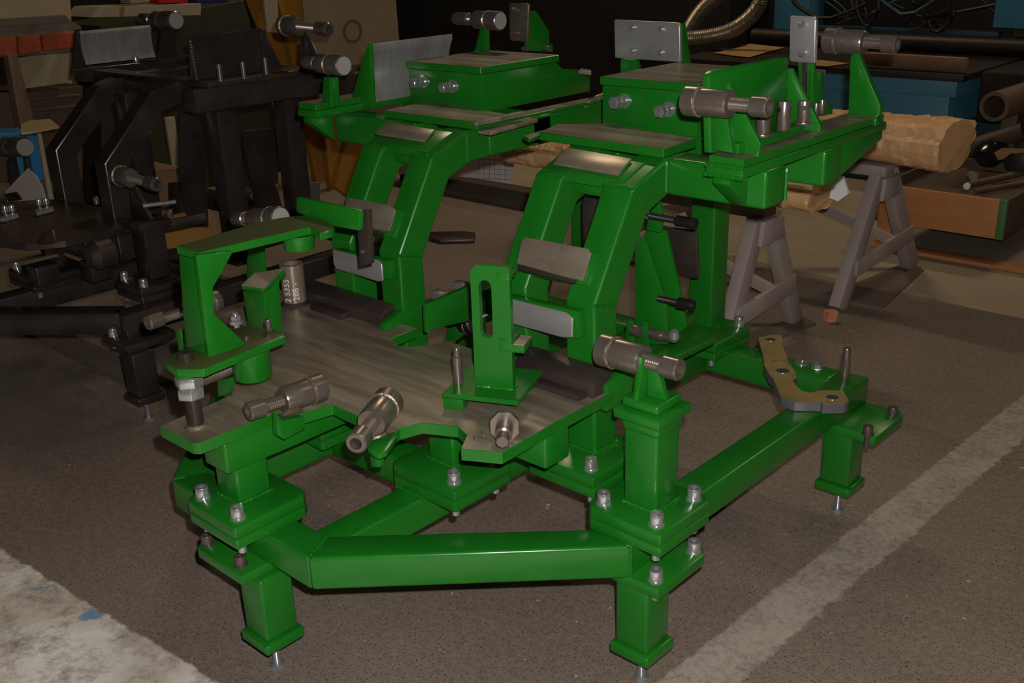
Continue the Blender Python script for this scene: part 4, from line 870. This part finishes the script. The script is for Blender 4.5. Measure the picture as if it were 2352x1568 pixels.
# uprights of the black fixture
for kx, ky, bx_, by_, tx, ty in ((127, 345, 152, 500, 229, 198), (240, 376, 258, 500, 347, 212)):
    K = A(kx, ky, z=.735); x1 = K.x; T_ = A(tx, ty, x=x1); B2 = Vector((x1, K.y, .372))
    G().sweep([B2, K, T_, (x1, T_.y+.12, T_.z+.03), (x1, T_.y+.5, T_.z+.03)], .08, .08, (1, 0, 0)).obj('upright', BLACK, BF, .005)
for kx, ky, tx, ty in ((190, 345, 290, 205),):
    K = A(kx, ky+10, z=.735); x1 = K.x; G().box(x1-.08, x1, K.y+.2, K.y+.28, .372, .93).obj('upright', BLACK, BF, .005)
# upper beams
q = A(452, 262, z=.905); yb = q.y; xb_ = q.x
bx((xb_-.08, xb_, yb, yb+1.05, .905, .985), 'long_beam')
for px in (497, 655):
    q = A(px, 250, x=xb_-.02 if px < 600 else xb_-.10); bx((q.x-.08, q.x, q.y, q.y+.08, .33, .90), 'rear_column')
bx((xb_-.95, xb_-.08, yb+.12, yb+.20, .905, .985), 'cross_beam'); bx((xb_-.95, xb_-.08, yb+.55, yb+.63, .905, .985), 'cross_beam')
q2 = A(195, 190, z=.93); bx((q2.x-.09, q2.x, q2.y, q2.y+.9, .93, .985), 'side_rail')
bx((xb_-.12, xb_+.01, yb+.05, yb+.62, .9855, 1.005), 'pin_plate', m=OXIDE); 
for px, py in ((507, 186), (561, 180), (612, 170)):
    q = A(px, py, z=1.006); g = G(); g.cyl((q.x, q.y, 1.006), (q.x, q.y, 1.062), .0095, 16); g.ring((q.x, q.y, 1.006), (q.x, q.y, 1.010), .015, .009); g.obj('locating_pin', STEEL, BF)
XP = xb_-.10
xx([(440, 180), (436, 92), (452, 84), (598, 64), (612, 72), (616, 165), (590, 185)], XP, .014, BLACK, 'locating_plate', parent=BF)
xx([(597, 70), (606, 68), (650, 158), (612, 165)], XP+.012, .012, BLACK, 'gusset', parent=BF)
for p0, p1 in (((436, 96), (452, 182)), ((600, 78), (612, 132))):
    a = A(*p0, x=XP+.006); b = A(*p1, x=XP+.006); k = b-a; g = G()
    for i in range(14): c = a+k*(i/13); g.lathe(c-k*.03, c+k*.03, [(0, .003), (.5, .007), (1, .003)], 8)
    g.obj('weld_bead', WELD, BF, kind='stuff')
xq = q2.x-.01; a = A(190, 150, x=xq); b = A(358, 140, x=xq)
curved_sheet(xq, A(190, 100, x=xq).y, A(352, 90, x=xq).y, a.z, A(184, 72, x=xq).z, .014, .005, SHEET, 'curved_sheet', BF, 'curved bare steel sheet on the black fixture')
xx([(174, 70), (186, 66), (200, 172), (165, 175)], xq-.02, .014, BLACK, 'sheet_gusset', parent=BF)
xx([(165, 160), (360, 140), (372, 150), (205, 178)], xq+.02, .02, BLACK, 'side_rail', parent=BF)
clamp_screw(BF, A(405, 47, y=A(385, 50, x=xq).y), A(325, 44, y=A(385, 50, x=xq).y), .040, STEEL, fr=(.36, .4, .6, .7))
xx([(372, 62), (400, 62), (410, 140), (362, 140)], xq-.05, .014, BLACK, 'screw_post', parent=BF)
yq = A(690, 90, x=xb_).y
clamp_screw(BF, A(650, 58, y=yq), A(757, 68, y=yq), .038, STEEL, fr=(.08, .16, .36, .76))
G().pp([(690, 88), (705, 82), (726, 128), (722, 160), (688, 160)], .014, y=yq).obj('screw_post', BLACK, BF, .002)
G().pp([(735, 178), (737, 166), (790, 158), (800, 172), (795, 240), (745, 245)], .06, y=yq+.1).obj('screw_block', BLACK, BF, .002)
clamp_screw(BF, A(58, 338, y=1.95), A(-60, 330, y=1.95), .045, STEEL, fr=(.22, .26, .40, .8))
xx([(20, 365), (38, 362), (60, 460), (28, 470)], A(58, 338, y=1.95).x-.04, .014, BLACK, 'screw_post', parent=BF)
# lugs, rods and the small bolts on the black table
G().pp([(78, 565), (98, 532), (120, 528), (127, 556), (118, 560)], .012, y=A(100, 562, z=.54).y).obj('lug', OXIDE, BF, .002)
for px, py in ((12, 486), (28, 484), (90, 470), (107, 468)):
    q = A(px, py, z=.56); bolt(q.x, q.y, .56, BF, s=.8)
for pix in ([(0, 497), (40, 488), (42, 493), (0, 503)], [(78, 482), (122, 472), (122, 478), (84, 488)]): G().pp(pix, .012, z=.558).obj('clamp_strip', SHEET, BF, .001)
a = A(328, 473, z=.62); b = A(404, 463, z=.62); G().cyl(a, b, .008, 12).obj('bright_rod', ZINC, BF)
q = A(222, 585, z=.50); g = G(); g.lathe(q+Vector((0, .05, 0)), q+Vector((0, -.03, 0)), [(0, .05), (.7, .05), (1, .03)], 20); g.obj('pipe_stub', OXIDE, BF)
for px, py, L_ in ((398, 480, .05), (455, 490, .04)):
    q = A(px, py, y=2.45); G().pp([(px-12, py-60), (px+10, py-62), (px+14, py+10), (px-10, py+14)], .014, y=2.45).obj('lug', BLACK, BF, .002)
    G().cyl(q+Vector((0, -.012, 0)), q+Vector((0, -.03, 0)), .016, 18).obj('pin', STEEL, BF)
xx([(415, 260), (440, 250), (470, 330), (480, 520), (445, 520), (425, 480), (412, 380)], -3.75, .014, BLACK, 'side_web', parent=BF)
xx([(560, 330), (580, 320), (640, 440), (660, 520), (600, 520)], -3.9, .014, BLACK, 'side_web', parent=BF)
clamp_screw(BF, A(600, 452, y=2.7), A(545, 440, y=2.7), .03, STEEL)
# white drawing lying folded on the black table
PS = [A(*p, y=1.75) for p in ((12, 440), (40, 410), (64, 386), (84, 405), (98, 432), (105, 455), (105, 456), (18, 471))]
o = G().prism(PS, (0, .002, 0)).obj('folded_paper', mat('cream_paper', (.62, .56, .48), .8), None, label='cream folded paper propped on the black fixture table', cat='paper')
o = G().pp([(8, 446), (28, 442), (42, 460), (20, 464)], .02, y=1.73).obj('paper_weight', BLACKSTEEL, None, .002, label='dark steel weight holding the cream folded paper', cat='weight')

q = A(318, 142, x=xq+.02); bolt(q.x-.02, q.y, q.z, BF, s=.9)
G().pp([(296, 232), (318, 214), (352, 232), (345, 262), (318, 300), (300, 290)], .03, y=A(320, 260, z=.82).y).obj('pad_bracket', BLACK, BF, .003)
c = A(330, 298, y=2.0); G().cyl(c, c+Vector((.05, -.01, 0)), .012, 16).obj('pin', STEEL, BF)
xx([(560, 300), (640, 292), (640, 420), (600, 440), (560, 430)], -4.3, .012, BLACK, 'stop_sheet', parent=BF)
G().cyl(A(372, 520, z=.50), A(470, 500, z=.50), .02, 16).obj('cross_tube', OXIDE, BF)
for px, py in ((222, 468), (390, 500)):
    q = A(px, py, z=.56); G().lathe(q, q+Vector((0, 0, .03)), [(0, .012), (.7, .012), (1, .006)], 14).obj('pin', STEEL, BF)
